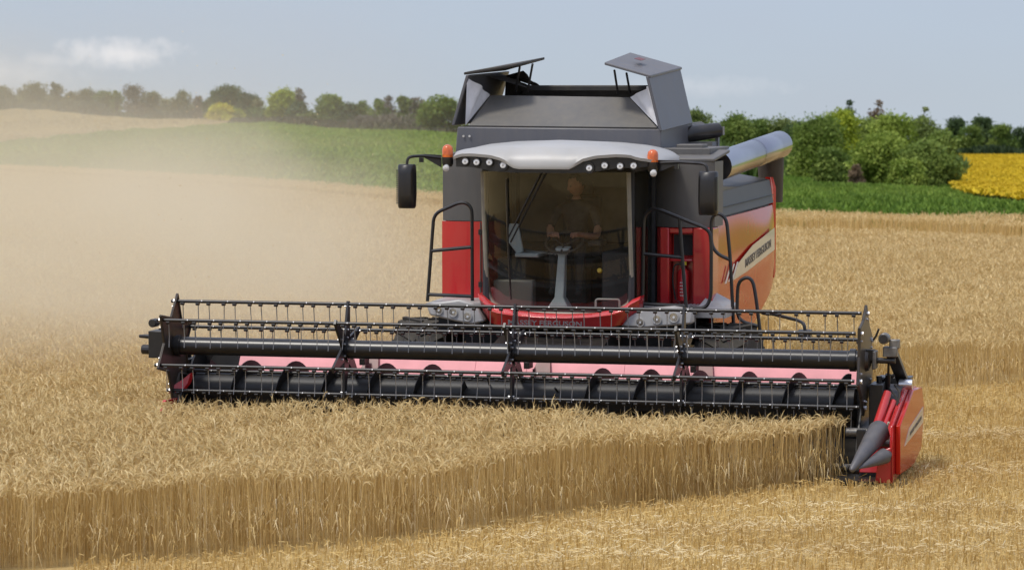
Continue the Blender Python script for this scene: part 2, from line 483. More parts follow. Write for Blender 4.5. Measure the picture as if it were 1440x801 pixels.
xs = np.concatenate([[-6000, -3000, -1200, -500, -250, -150, -100], np.arange(-80, 81, 2.0), [100, 150, 250, 500, 1200, 3000, 6000]])
ys = np.concatenate([[-6000, -2000, -600, -150, -40, 0, 10], np.arange(20, 440, 2.5), [480, 540, 620, 800, 1100, 1600, 2500, 4000, 6500]])
M['soil'] = soil_mat('straw_littered_soil', (.34, .23, .09), (.46, .33, .14), (.56, .41, .18))
M['greensoil'] = soil_mat('green_meadow_floor', (.13, .22, .03), (.18, .27, .04), (.23, .29, .06), .06, 1.2)
M['tansoil'] = soil_mat('ripe_field_floor', (.50, .36, .15), (.58, .43, .20), (.54, .40, .18), .05, 1.5)
M['yelsoil'] = soil_mat('flowering_crop_floor', (.46, .36, .02), (.56, .42, .02), (.40, .34, .03), .08, 1.0)
tag(grid_sheet('ground', xs, ys, M['soil']), kind='structure')


def px_of(X, Y): return 720 + F_PX * X / np.maximum(Y, 1)


xf = np.arange(-110, 40, 1.25); yf = np.arange(92, 450, 1.25)
tag(grid_sheet('green_field', xf, yf, M['greensoil'], .05, lambda X, Y: (px_of(X, Y) < 700) & (px_of(X, Y) > -500) & (Y > interp_px(px_of(X, Y), WHEAT_END) + .5) & (Y < interp_px(px_of(X, Y), GREEN_END))), kind='structure')
tag(grid_sheet('tan_field', xf, yf, M['tansoil'], .07, lambda X, Y: (px_of(X, Y) < 345) & (px_of(X, Y) > -500) & (Y >= interp_px(px_of(X, Y), GREEN_END)) & (Y < 395)), kind='structure')
xr = np.arange(4, 90, 1.0); yr = np.arange(76, 345, 1.25)


def in_yellow(X, Y):
    p = px_of(X, Y)
    front = interp_px(p, [(1336, 300), (1344, 140), (1352, 128), (1400, 118), (1440, 110), (1700, 92)])
    return (p > 1338) & (p < 1800) & (Y > front) & (Y < 318)


tag(grid_sheet('green_verge', xr, yr, M['greensoil'], .05, lambda X, Y: (px_of(X, Y) > 930) & (Y > interp_px(px_of(X, Y), WHEAT_END) + .5) & ~in_yellow(X, Y) & (Y < 335)), kind='structure')
tag(grid_sheet('flowering_field', xr, yr, M['yelsoil'], .06, in_yellow), kind='structure')

# ------------------------------------------------------------------ standing wheat, stubble, grasses
EDGE = [(-14, 18.2), (-9, 21.4), (-3.97, 24.3), (-2.7, 24.85), (-2.08, 25.2), (-1.4, 25.5), (-.49, 26.3), (1.17, 28.09), (2.57, 29.19), (3.27, 29.98), (3.36, 30.4)]


def in_wheat(X, Y):
    xl, yl = to_local(X, Y)
    p = px_of(X, Y)
    wob = .10 * np.sin(X * 3.1) + .06 * np.sin(X * 7.7 + 1)
    front = (Y > np.interp(X, [a for a, _ in EDGE], [b for _, b in EDGE]) + wob * .5) & (X < 3.36) & (yl < -.12)
    left = (xl < -3.72) & (Y > np.interp(X, [a for a, _ in EDGE], [b for _, b in EDGE]))
    block = (Y > 36.6 + .45 * X + wob - np.where(X > 6.6, .25 * (X - 6.6), 0)) & (X > 3.3 + .1 * (Y - 38.3)) & ((xl > 1.9) | (yl > 8.2))
    far = Y > 44
    gap0 = interp_px(p, WHEAT_END)
    gap = (Y > gap0 - 10.0) & (Y < gap0 - 4.2)
    end = Y < gap0 + .15 * np.sin(X * 1.7) + .2 * np.sin(X * .6)
    return (front | left | block | far) & ~gap & end & ~((xl > -3.72) & (xl < 1.9) & (yl > -.12) & (yl < 8.2 + .6 * np.clip(1 - xl, 0, 4)))


def scatter(density, ylo, yhi, p0, p1, test):
    """random points between ylo and yhi in the wedge the photograph looks down"""
    out = []; step = 3.0; y = ylo
    while y < yhi:
        y2 = min(y + step, yhi); xa, xb = (p0 - 720) / F_PX * y2, (p1 - 720) / F_PX * y2
        n = int((xb - xa) * (y2 - y) * density)
        X = RNG.uniform(xa, xb, n); Y = RNG.uniform(y, y2, n); k = test(X, Y); out.append(np.stack([X[k], Y[k]], 1)); y = y2
    return np.concatenate(out)


def ribbons(cl, wdir, widths):
    """cl (N,K,3) centre lines, wdir (N,3) or (N,K,3), widths (N,K) -> verts (N,K*2,3), quads for one"""
    N, K, _ = cl.shape
    if wdir.ndim == 2: wdir = np.repeat(wdir[:, None, :], K, 1)
    a = cl - wdir * widths[:, :, None]; b = cl + wdir * widths[:, :, None]
    v = np.stack([a, b], 2).reshape(N, K * 2, 3)
    q = np.array([[2 * i, 2 * i + 1, 2 * i + 3, 2 * i + 2] for i in range(K - 1)])
    return v, q


def assemble(parts):
    """parts: list of (verts (N,k,3), quads, material index, tone (N,))"""
    V, Q, MI, T = [], [], [], []; o = 0
    for v, q, mi, tone in parts:
        N, k, _ = v.shape
        V.append(v.reshape(-1, 3)); Q.append(((np.arange(N) * k)[:, None, None] + q[None] + o).reshape(-1, 4)); MI.append(np.full(N * len(q), mi)); T.append(np.repeat(tone, k)); o += N * k
    return np.concatenate(V), np.concatenate(Q), np.concatenate(MI), np.concatenate(T)


def wheat(name, pts, h0, lod, label_kind=True):
    N = len(pts); r = RNG
    z0 = ground_z(pts[:, 0], pts[:, 1])
    h = h0 * r.normal(1.0, .05, N) * np.where(r.uniform(0, 1, N) < .02, 1.10, 1)
    yl_ = to_local(pts[:, 0], pts[:, 1])[1]; h *= 1 - .07 * np.clip((yl_ + 2.6) / 2.2, 0, 1); h *= 1 + .05 * np.sin(pts[:, 0] * 1.3 + pts[:, 1] * .7) + .03 * np.sin(pts[:, 0] * 4.1 - pts[:, 1] * 2.3)
    la = r.uniform(0, 2 * np.pi, N); lean = np.abs(r.normal(0, .06, N)) + .015; lean = np.where(r.uniform(0, 1, N) < .02, lean + r.uniform(.1, .5, N), lean)
    ld = np.stack([np.cos(la), np.sin(la)], 1)
    fa = r.uniform(0, np.pi, N); wd = np.stack([np.cos(fa), np.sin(fa), np.zeros(N)], 1)
    tone = np.clip(r.normal(.5, .22, N), 0, 1)
    base = np.concatenate([pts, z0[:, None]], 1)
    K = 4 if lod == 0 else 3
    ts = np.linspace(0, 1, K)
    cl = np.zeros((N, K, 3))
    for i, t in enumerate(ts):
        cl[:, i, :2] = pts + ld * (lean * h * t ** 1.8)[:, None]
        cl[:, i, 2] = z0 + h * .90 * t
    wst = {0: .0026, 1: .0042, 2: .011}[lod]
    sv, sq = ribbons(cl, wd, np.full((N, K), wst) * r.uniform(.7, 1.3, (N, 1)))
    parts = [(sv, sq, 0, tone)]
    # the ear: bends over from the stem top
    E = 5 if lod == 0 else 4
    el = {0: .108, 1: .100, 2: .20}[lod] * r.uniform(.75, 1.25, N)
    ba = la + r.normal(0, .5, N); bend = np.clip(r.normal(1.75, .5, N), .3, 2.7)
    p = cl[:, -1].copy(); ec = np.zeros((N, E, 3)); ec[:, 0] = p
    for i in range(1, E):
        ang = bend * (i - .3) / (E - 1.0)
        d = np.stack([np.sin(ang) * np.cos(ba), np.sin(ang) * np.sin(ba), np.cos(ang)], 1)
        p = p + d * (el / (E - 1))[:, None]; ec[:, i] = p
    side = np.stack([-np.sin(ba), np.cos(ba), np.zeros(N)], 1)
    prof = {5: [.35, .9, 1, .85, .25], 4: [.4, 1, .9, .25]}[E]
    ew = {0: .0066, 1: .0075, 2: .022}[lod]
    wid = np.array(prof)[None] * ew * r.uniform(.8, 1.25, (N, 1))
    tone_e = np.clip(tone * .6 + .4 * r.uniform(0, 1, N), 0, 1)
    ev, eq = ribbons(ec, side, wid); parts.append((ev, eq, 1, tone_e))
    tn = np.zeros_like(ec); tn[:, 1:] = ec[:, 1:] - ec[:, :-1]; tn[:, 0] = tn[:, 1]
    nrm_ = np.cross(tn, np.repeat(side[:, None], E, 1)); nrm_ /= np.linalg.norm(nrm_, axis=2, keepdims=True) + 1e-9
    if lod < 2:
        ev2, _ = ribbons(ec, nrm_, wid); parts.append((ev2, eq, 1, tone_e))
    # awns
    if lod < 2:
        for s in range(3 if lod == 0 else 2):
            i0 = 1 + s % (E - 1)
            st = ec[:, i0]; d = tn[:, i0] / (np.linalg.norm(tn[:, i0], axis=1, keepdims=True) + 1e-9) + side * r.normal(0, .42, (N, 1)) + nrm_[:, i0] * r.normal(0, .42, (N, 1))
            aw = np.stack([st, st + d * r.uniform(.035, .075, (N, 1))], 1)
            v, q = ribbons(aw, side, np.stack([np.full(N, .0022 if lod == 0 else .004), np.full(N, .0006)], 1)); parts.append((v, q, 2, tone_e))
    # dry leaves
    if lod == 0:
        for s in range(1):
            t0 = r.uniform(.15, .6, N); a = r.uniform(0, 2 * np.pi, N); L_ = r.uniform(.08, .2, N)
            st = base.copy(); st[:, :2] += ld * (lean * h * t0 ** 1.8)[:, None]; st[:, 2] += h * .9 * t0
            dd = np.stack([np.cos(a), np.sin(a), np.zeros(N)], 1)
            c1 = st + dd * (L_ * .4)[:, None] + np.array([0, 0, 1]) * (L_ * .35)[:, None]
            c2 = st + dd * (L_ * .75)[:, None] - np.array([0, 0, 1]) * (L_ * r.uniform(.1, .8, N))[:, None]
            v, q = ribbons(np.stack([st, c1, c2], 1), np.stack([-np.sin(a), np.cos(a), np.zeros(N)], 1), np.tile([.003, .0045, .001], (N, 1)))
            parts.append((v, q, 0, np.clip(tone + r.normal(.1, .2, N), 0, 1)))
    V, Q, MI, T = assemble(parts)
    o = np_mesh(name, V, Q, np.zeros((0, 3), int), [M['stem'], M['ear'], M['awn']], qmi=MI, attrs={'tone': T})
    return tag(o, kind='stuff')


def edge_band(X, Y):
    d = Y - np.interp(X, [a for a, _ in EDGE], [b for _, b in EDGE])
    xl, yl = to_local(X, Y)
    return in_wheat(X, Y) & (((d < 1.1) & (X < 3.4) & (Y < 32)) | ((X > 2.6) & (X < 3.4) & (Y < 31)))


HW = .645
near = np.concatenate([scatter(420, 27, 31.5, 700, 1330, lambda X, Y: edge_band(X, Y) & (Y - np.interp(X, [a for a, _ in EDGE], [b for _, b in EDGE]) < .5) & (X > 1.0)), scatter(430, 16, 33, -160, 1330, edge_band), scatter(350, 18, 34, -170, 1330, lambda X, Y: in_wheat(X, Y) & ~edge_band(X, Y))])
tag(wheat('standing_wheat', near, HW, 0), 'ripe golden wheat standing uncut in front of the harvester reel', 'wheat')
mid = scatter(230, 34, 48, -160, 1600, in_wheat)
tag(wheat('standing_wheat', mid, HW, 0), 'standing wheat just behind the header, its cut wall facing the stubble', 'wheat')
farw = np.concatenate([scatter(190, 48, 66, -100, 1540, in_wheat), scatter(130, 66, 128, -80, 1540, in_wheat)])
tag(wheat('standing_wheat', farw, HW, 1), 'distant wheat canopy reaching back to the green strips', 'wheat')


def in_stub(X, Y):
    xl, yl = to_local(X, Y)
    return ~in_wheat(X, Y) & (Y < 60) & ~((np.abs(xl) < 3.9) & (yl > -.6) & (yl < 1.0))


def stubble():
    r = RNG
    P = np.concatenate([scatter(620, 20.5, 42, 150, 1600, in_stub), scatter(60, 42, 60, -100, 1100, in_stub)])
    N = len(P); z0 = ground_z(P[:, 0], P[:, 1])
    row = .5 + .5 * np.sin((P[:, 0] * .72 - P[:, 1] * .70) * 2 * np.pi / .16)
    keep = r.uniform(0, 1, N) < .35 + .65 * row
    P, z0 = P[keep], z0[keep]; N = len(P)
    h = r.uniform(.04, .105, N); a = r.uniform(0, 2 * np.pi, N); ln = np.abs(r.normal(0, .25, N))
    ld = np.stack([np.cos(a), np.sin(a)], 1)
    cl = np.zeros((N, 2, 3)); cl[:, 0, :2] = P; cl[:, 0, 2] = z0; cl[:, 1, :2] = P + ld * (ln * h)[:, None]; cl[:, 1, 2] = z0 + h
    f = r.uniform(0, np.pi, N); wd = np.stack([np.cos(f), np.sin(f), np.zeros(N)], 1)
    v, q = ribbons(cl, wd, np.full((N, 2), .0042) * r.uniform(.7, 1.4, (N, 1)))
    parts = [(v, q, 0, np.clip(r.normal(.42, .22, N), 0, 1))]
    # loose straw and chaff, thicker and paler along the swaths
    for dens, swath in ((300, False), (1700, True)):
        P = scatter(dens, 20.5, 42, 150, 1600, in_stub); N = len(P)
        if swath:
            w = np.zeros(N)
            for (cx, cy, rx, ry) in ((3.6, 27.7, 1.3, .20), (2.0, 26.5, 1.3, .24), (.6, 26.0, .9, .2), (1.3, 24.9, 1.2, .25), (4.2, 26.3, .9, .18), (-.6, 24.5, .8, .2), (6, 30.5, 1.5, .25), (5.4, 33.5, 1.5, .35), (3.2, 25.2, .9, .2)):
                wy = .10 * np.sin(P[:, 0] * 3.3 + cx) + .06 * np.sin(P[:, 0] * 8 + cy)
                w = np.maximum(w, np.exp(-((P[:, 0] - cx) / rx) ** 2 - ((P[:, 1] - cy + wy) / ry) ** 2))
            P = P[r.uniform(0, 1, N) < w]; N = len(P)
        z0 = ground_z(P[:, 0], P[:, 1]); a = r.uniform(0, 2 * np.pi, N); L_ = r.uniform(.02, .10, N); ti = r.normal(.10, .35, N)
        d = np.stack([np.cos(a) * np.cos(ti), np.sin(a) * np.cos(ti), np.sin(ti)], 1)
        c = np.concatenate([P, (z0 + np.abs(r.normal(.035, .03, N)) + .01)[:, None]], 1)
        cl = np.stack([c - d * (L_ / 2)[:, None], c + d * (L_ / 2)[:, None]], 1)
        up = np.stack([-np.sin(a) * .7, np.cos(a) * .7, np.full(N, .7)], 1)
        v, q = ribbons(cl, up, np.full((N, 2), .0028) * r.uniform(.6, 1.5, (N, 1)))
        parts.append((v, q, 0, np.clip(r.normal(.95 if swath else .50, .16, N), 0, 1)))
    V, Q, MI, T = assemble(parts)
    return np_mesh('stubble', V, Q, np.zeros((0, 3), int), [M['stub']], qmi=MI, attrs={'tone': T})


tag(stubble(), 'short cut stubble with loose pale straw beside the standing wheat', 'stubble', kind='stuff')


def tufts(name, P, hlo, hhi, wid, mats, label, cat, blades=3, tone_m=.5, heads=None):
    r = RNG; N = len(P); z0 = ground_z(P[:, 0], P[:, 1]); parts = []
    hn = .75 + .25 * np.sin(P[:, 0] * .55 + 1.2 * np.sin(P[:, 1] * .13)) + .15 * np.sin(P[:, 0] * 1.7 + P[:, 1] * .4)
    slow = np.sin(P[:, 0] * .16 + P[:, 1] * .045) * .12 + np.sin(P[:, 0] * .05 - P[:, 1] * .09) * .12
    for b in range(blades):
        a = r.uniform(0, 2 * np.pi, N); h = r.uniform(hlo, hhi, N) * hn; ln = r.uniform(.05, .5, N)
        d = np.stack([np.cos(a), np.sin(a), np.zeros(N)], 1); c0 = np.concatenate([P + r.normal(0, wid, (N, 2)), z0[:, None]], 1)
        c1 = c0 + d * (ln * h * .35)[:, None]; c1[:, 2] += h * .65
        c2 = c0 + d * (ln * h)[:, None]; c2[:, 2] += h
        f = r.uniform(0, np.pi, N); wd = np.stack([np.cos(f), np.sin(f), np.zeros(N)], 1)
        v, q = ribbons(np.stack([c0, c1, c2], 1), wd, np.tile([.5, .8, .12], (N, 1)) * wid)
        parts.append((v, q, 0, np.clip(r.normal(tone_m, .2, N) + slow, 0, 1)))
    if heads:
        hs, hz_ = heads; k = r.integers(0, 2, N) == 0
        for rep in range(2):
            c = np.concatenate([P + r.normal(0, .15, (N, 2)), (z0 + hz_ * r.uniform(.85, 1.1, N))[:, None]], 1); a = r.uniform(0, 2 * np.pi, N)
            d = np.stack([np.cos(a), np.sin(a), r.normal(0, .4, N)], 1) * hs
            s = np.stack([-np.sin(a) * .6, np.cos(a) * .6, np.full(N, .8)], 1)
            v, q = ribbons(np.stack([c - d, c + d], 1), s, np.full((N, 2), hs * .9)); parts.append((v, q, 1, r.uniform(0, 1, N)))
    V, Q, MI, T = assemble(parts)
    return tag(np_mesh(name, V, Q, np.zeros((0, 3), int), mats, qmi=MI, attrs={'tone': T}), label, cat, kind='stuff')


def in_green(X, Y):
    p = px_of(X, Y)
    return (Y > interp_px(p, WHEAT_END) + .3) & (Y < interp_px(p, GREEN_END))


def in_verge(X, Y):
    p = px_of(X, Y)
    return (Y > interp_px(p, WHEAT_END) + .3) & ~in_yellow(X, Y) & (Y < interp_px(p, [(900, 240), (1330, 200), (1345, 145), (1500, 112)]))


P = np.concatenate([scatter(16, 92, 150, -60, 700, in_green), scatter(8, 150, 275, -60, 700, in_green)])
tufts('meadow_grass', P, .18, .42, .10, [M['grass']], 'green meadow on the left slope between two ripe fields', 'grass')
P = scatter(34, 76, 175, 930, 1560, in_verge)
tufts('verge_grass', P, .30, .62, .085, [M['grassr']], 'lush bright green weeds along the edge of the wheat on the right', 'grass', 4)
P = scatter(7, 200, 385, -60, 346, lambda X, Y: (Y > interp_px(px_of(X, Y), GREEN_END)))
tufts('ripe_crop', P, .25, .45, .16, [M['dry']], 'pale ripe crop on the far left hill under the tree row', 'crop')
P = scatter(30, 92, 316, 1330, 1560, in_yellow)
tufts('flowering_crop', P, .35, .6, .13, [M['bloomleaf'], M['bloom']], 'bright yellow flowering crop at the far right', 'crop', 1, .5, (.075, .56))


def dry_clumps(X, Y):
    p = px_of(X, Y); e = interp_px(p, WHEAT_END)
    return (Y > e - .4) & (Y < e + 2.2) & (np.sin(X * 2.3) + np.sin(X * 5.1 + 1) > .35)


P = scatter(26, 74, 100, 300, 1560, dry_clumps)
tufts('dry_grass', P, .35, .75, .05, [M['dry']], 'wispy pale dry grass along the far edge of the wheat', 'grass', 4)


def weeds_left(X, Y):
    p = px_of(X, Y)
    return (Y > 225) & (Y < 400) & (((Y > interp_px(p, GREEN_END) + 1) & (p > 330) & (Y < 330)) | ((p <= 330) & (Y > 372)))


P = np.concatenate([scatter(5, 236, 300, 330, 660, weeds_left), scatter(3, 372, 400, -60, 332, weeds_left)])
tufts('undergrowth', P, .4, .9, .22, [plant_mat('undergrowth_leaf', [(.05, .06, .03), (.10, .085, .055), (.085, .10, .035), (.13, .11, .08)], .8)], 'brownish undergrowth at the foot of the left tree row', 'undergrowth', 5)
P = scatter(12, 374, 399, -60, 345, lambda X, Y: Y > 373)
tufts('thicket_growth', P, 1.2, 2.0, .2, [plant_mat('dusty_thicket_leaf', [(.07, .075, .045), (.10, .11, .06), (.14, .15, .08)], .8)], 'dull growth between the trunks of the dusty tree row on the left hill', 'thicket', 6)

P = scatter(6, 320, 342, 1325, 1540, lambda X, Y: Y > 319)
tufts('undergrowth', P, .7, 1.5, .22, [plant_mat('dark_undergrowth_leaf', [(.03, .05, .02), (.05, .075, .03), (.07, .10, .035)], .8)], 'dark undergrowth behind the yellow field', 'undergrowth', 6)

M['thicketleaf'] = plant_mat('thicket_leaf', [(.075, .12, .03), (.11, .17, .045), (.15, .22, .06)], .8)
P = scatter(4, 204, 226, 930, 1350, lambda X, Y: Y > 203)
tufts('thicket_growth', P, 1.0, 2.5, .17, [M['thicketleaf']], 'dense shaded growth filling the right-hand thicket behind its bushes', 'thicket', 8)
P = scatter(7, 296, 304, 360, 660, lambda X, Y: Y > 290)
tufts('thicket_growth', P, .9, 2.0, .17, [M['thicketleaf']], 'shaded growth between the tree trunks left of the harvester', 'thicket', 7)
# ------------------------------------------------------------------ trees, each with trunk and crown
LEAF = {}


def leaf_mat(key, cols):
    LEAF[key] = plant_mat(key + '_leaves', cols, .7, trans=.3)


leaf_mat('hazy', [(0.119, 0.130, 0.066), (0.198, 0.202, 0.095), (0.265, 0.272, 0.120)])  # air haze over the far row is put into these paler leaves
leaf_mat('dark', [(.06, .095, .035), (.085, .13, .045), (.12, .17, .06)])
leaf_mat('green', [(.105, .165, .032), (.175, .24, .045), (.26, .325, .07)])
leaf_mat('bright', [(.15, .22, .03), (.24, .315, .05), (.33, .40, .075)])
leaf_mat('yellowgreen', [(.20, .26, .025), (.34, .40, .035), (.50, .54, .06)])
leaf_mat('yellow', [(0.514, 0.441, 0.023), (0.650, 0.650, 0.038), (0.650, 0.650, 0.077)])
leaf_mat('olive', [(.11, .155, .04), (.165, .215, .055), (.23, .27, .085)])
leaf_mat('brown', [(.13, .12, .085), (.19, .17, .12), (.24, .21, .15)])
leaf_mat('rust', [(.17, .12, .07), (.24, .17, .10), (.30, .22, .13)])
M['bark'] = mat('bark', (.10, .075, .055), .9, 0, .3, 5, bump=.5, bscale=12)


def tree(name, cx, top, basey, wpx, D, kind, label, cat='tree', sparse=1.0, low=.12, leaf=.13, seed=0, blobs=9):
    rs = np.random.default_rng(1000 + seed)
    X = (cx - 720) / F_PX * D; gz = float(ground_z(np.array([X]), np.array([D]))[0])
    ztop = EYE - D * (top - 120) / F_PX; H = max(ztop - gz, .5); Rw = wpx / 2 / F_PX * D
    Rw *= 1.22
    t = empty(name, (X, D, gz)); tag(t, label, cat)
    b = MB()
    lean = rs.normal(0, .05, 2)
    trunk = [(0, 0, -.15)] + [(lean[0] * H * k, lean[1] * H * k, H * k * .8) for k in (.2, .45, .7, 1.0)]
    r0 = max(.05, .035 * H)
    b.tube(trunk, [r0 * 1.2, r0, r0 * .75, r0 * .45, r0 * .15], 7)
    cz0 = H * low
    cs = []
    for k in range(blobs):
        fz = rs.uniform(0, 1); zc_ = cz0 + (H - cz0) * (.08 + .80 * fz)
        prof = math.sin(math.pi * min(1, .32 + .60 * fz)) ** .6
        a = rs.uniform(0, 2 * np.pi); rad = Rw * prof * rs.uniform(.15, .72)
        br = min(Rw, H * .45) * rs.uniform(.45, .72)
        cs.append((math.cos(a) * rad, math.sin(a) * rad * .9, min(zc_, H - br * .7), br))
    cs.append((lean[0] * H, lean[1] * H, H - Rw * .30, Rw * .34)); cs.append((-Rw * .55, 0, cz0 + (H - cz0) * .42, Rw * .42)); cs.append((Rw * .55, .1, cz0 + (H - cz0) * .38, Rw * .42))
    for c in cs:
        z1 = max(.1, min(c[2] * .55, H * .6)); b.tube([(lean[0] * z1, lean[1] * z1, z1), ((c[0]) * .6, c[1] * .6, c[2] * .85), (c[0], c[1], c[2])], [r0 * .42, r0 * .25, r0 * .08], 5)
    b.build('trunk', M['bark'], t)
    pts, tones = [], []
    for c in cs:
        n = int(330 * sparse * (c[3] / .8) ** 1.6 * (.13 / leaf) ** 1.6) + 40
        d = rs.normal(0, 1, (n, 3)); d /= np.linalg.norm(d, axis=1, keepdims=True)
        rr = c[3] * rs.uniform(.25, 1.0, n) ** .45 * (1 + .22 * rs.normal(0, 1, n) * (rs.uniform(0, 1, n) > .6))
        rr = np.where(rs.uniform(0, 1, n) < .07, rr * rs.uniform(1.1, 1.4, n), rr); lump = 1 + .22 * np.sin(d[:, 0] * 5 + seed) * np.sin(d[:, 2] * 6 + 1)
        p = np.array(c[:3]) + d * (rr * lump)[:, None] * np.array([1, 1, .85]); p[:, 2] = np.maximum(p[:, 2], .05)
        pts.append(p); tones.append(np.clip(rs.normal(.52, .30) + rs.normal(0, .09, n), 0, 1))
    P_ = np.concatenate(pts); T_ = np.concatenate(tones); N = len(P_)
    a = rs.normal(0, 1, (N, 3)); a /= np.linalg.norm(a, axis=1, keepdims=True); bb = rs.normal(0, 1, (N, 3)); bb -= a * (a * bb).sum(1, keepdims=True); bb /= np.linalg.norm(bb, axis=1, keepdims=True)
    s = leaf * rs.uniform(.5, 1.25, (N, 1))
    V = np.stack([P_ - a * s, P_ - bb * s * .55, P_ + a * s, P_ + bb * s * .55], 1).reshape(-1, 3)
    o = np_mesh('crown', V, np.arange(N * 4).reshape(-1, 4), np.zeros((0, 3), int), [LEAF[kind]], attrs={'tone': np.repeat(T_, 4)})
    o.parent = t
    return t


LT = [  # cx, top, base, width, distance, leaves, name, label, sparse
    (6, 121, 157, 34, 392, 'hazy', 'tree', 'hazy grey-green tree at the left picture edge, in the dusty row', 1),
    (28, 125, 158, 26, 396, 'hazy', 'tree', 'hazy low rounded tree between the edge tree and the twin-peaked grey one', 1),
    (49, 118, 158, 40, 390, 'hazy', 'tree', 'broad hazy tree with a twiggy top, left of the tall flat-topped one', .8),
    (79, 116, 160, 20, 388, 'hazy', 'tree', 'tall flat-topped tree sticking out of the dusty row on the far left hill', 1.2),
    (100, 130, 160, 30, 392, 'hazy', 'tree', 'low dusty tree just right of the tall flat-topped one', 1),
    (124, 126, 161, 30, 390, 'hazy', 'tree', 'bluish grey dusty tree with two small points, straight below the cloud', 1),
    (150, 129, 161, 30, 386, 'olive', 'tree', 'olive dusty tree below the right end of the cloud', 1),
    (166, 127, 162, 15, 380, 'green', 'tree', 'narrow greener tree poking up beside the brown one in the dusty row', 1),
    (190, 121, 163, 32, 384, 'brown', 'tree', 'tall brownish thin-leaved tree in the dusty row right of the cloud', .8),
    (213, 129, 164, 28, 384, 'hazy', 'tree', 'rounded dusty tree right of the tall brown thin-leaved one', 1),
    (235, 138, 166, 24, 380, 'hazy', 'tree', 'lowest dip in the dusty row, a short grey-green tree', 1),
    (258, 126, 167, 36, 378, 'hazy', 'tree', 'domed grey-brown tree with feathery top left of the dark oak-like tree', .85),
    (281, 134, 169, 24, 374, 'brown', 'tree', 'thin brown tree close left of the yellow shrub', .8),
    (299, 127, 171, 22, 352, 'dark', 'tree', 'small dark tree tucked against the left of the biggest dark tree', 1.2),
    (322, 120, 172, 40, 350, 'dark', 'tree', 'biggest dark green tree, rising right behind the yellow shrub', 1.5),
    (349, 131, 174, 30, 346, 'dark', 'tree', 'dark tree with ragged right side, right of the biggest dark one', 1.1),
    (364, 139, 175, 16, 342, 'hazy', 'tree', 'slim grey-green tree left of the gap before the lime tree', .9),
    (309, 145, 172, 35, 330, 'yellow', 'shrub', 'bright yellow shrub in front of the biggest dark tree', 1.5),
    (335, 153, 173, 20, 331, 'yellowgreen', 'shrub', 'small lime shrub with an upright sprig beside the bright yellow shrub', 1),
    (397, 127, 176, 34, 290, 'yellowgreen', 'tree', 'lime green tree standing out of the row left of the harvester', 1.2),
    (380, 158, 176, 34, 294, 'dark', 'shrub', 'low dark shrub in the gap left of the lime tree', 1),
    (422, 144, 178, 36, 286, 'dark', 'tree', 'dark rounded tree against the right side of the lime tree', 1.3),
    (421, 124, 176, 20, 292, 'brown', 'tree', 'nearly bare twiggy tree showing above the dark rounded one', .25),
    (440, 158, 180, 48, 277, 'olive', 'shrub', 'low yellowish shrub before the row, between lime tree and green dome', 1),
    (467, 132, 182, 38, 284, 'green', 'tree', 'green dome-shaped tree right of the low yellowish shrub', 1.2),
    (489, 146, 183, 34, 280, 'dark', 'tree', 'dark spreading tree joined to the right of the green dome', 1.3),
    (512, 141, 184, 26, 280, 'green', 'tree', 'mid-green narrow tree right of the dark spreading one', 1),
    (531, 138, 185, 22, 278, 'green', 'tree', 'slender pale-trunked green tree left of the leafless grey twigs', .9),
    (548, 134, 186, 22, 284, 'brown', 'tree', 'leafless grey tree between the slender one and the yellow-topped one', .22),
    (566, 135, 187, 24, 278, 'olive', 'tree', 'yellow-topped tree with reddish tinge left of the brown bare tree', .9),
    (586, 137, 188, 30, 282, 'brown', 'tree', 'brown-purple bare tree next to the big round bush at the harvester', .45),
    (548, 160, 187, 70, 270, 'brown', 'shrub', 'wide low brown thicket under the yellow-topped tree', .9),
    (512, 163, 185, 40, 270, 'brown', 'shrub', 'low brown thicket under the mid-green narrow tree', .9),
    (624, 136, 190, 66, 250, 'green', 'shrub', 'big round green bush directly left of the harvester tank', 1.3),
]
for i, (cx, top, by, w, D, k, nm, lb, sp) in enumerate(LT):
    t_ = tree(nm, cx, top, by, w, D, k, lb, nm, sp, low=.04 if nm == 'shrub' else .10, leaf=.125, seed=i, blobs=11 if w < 30 else 16)
    t_['group'] = 'trees and shrubs of the row on the left skyline'
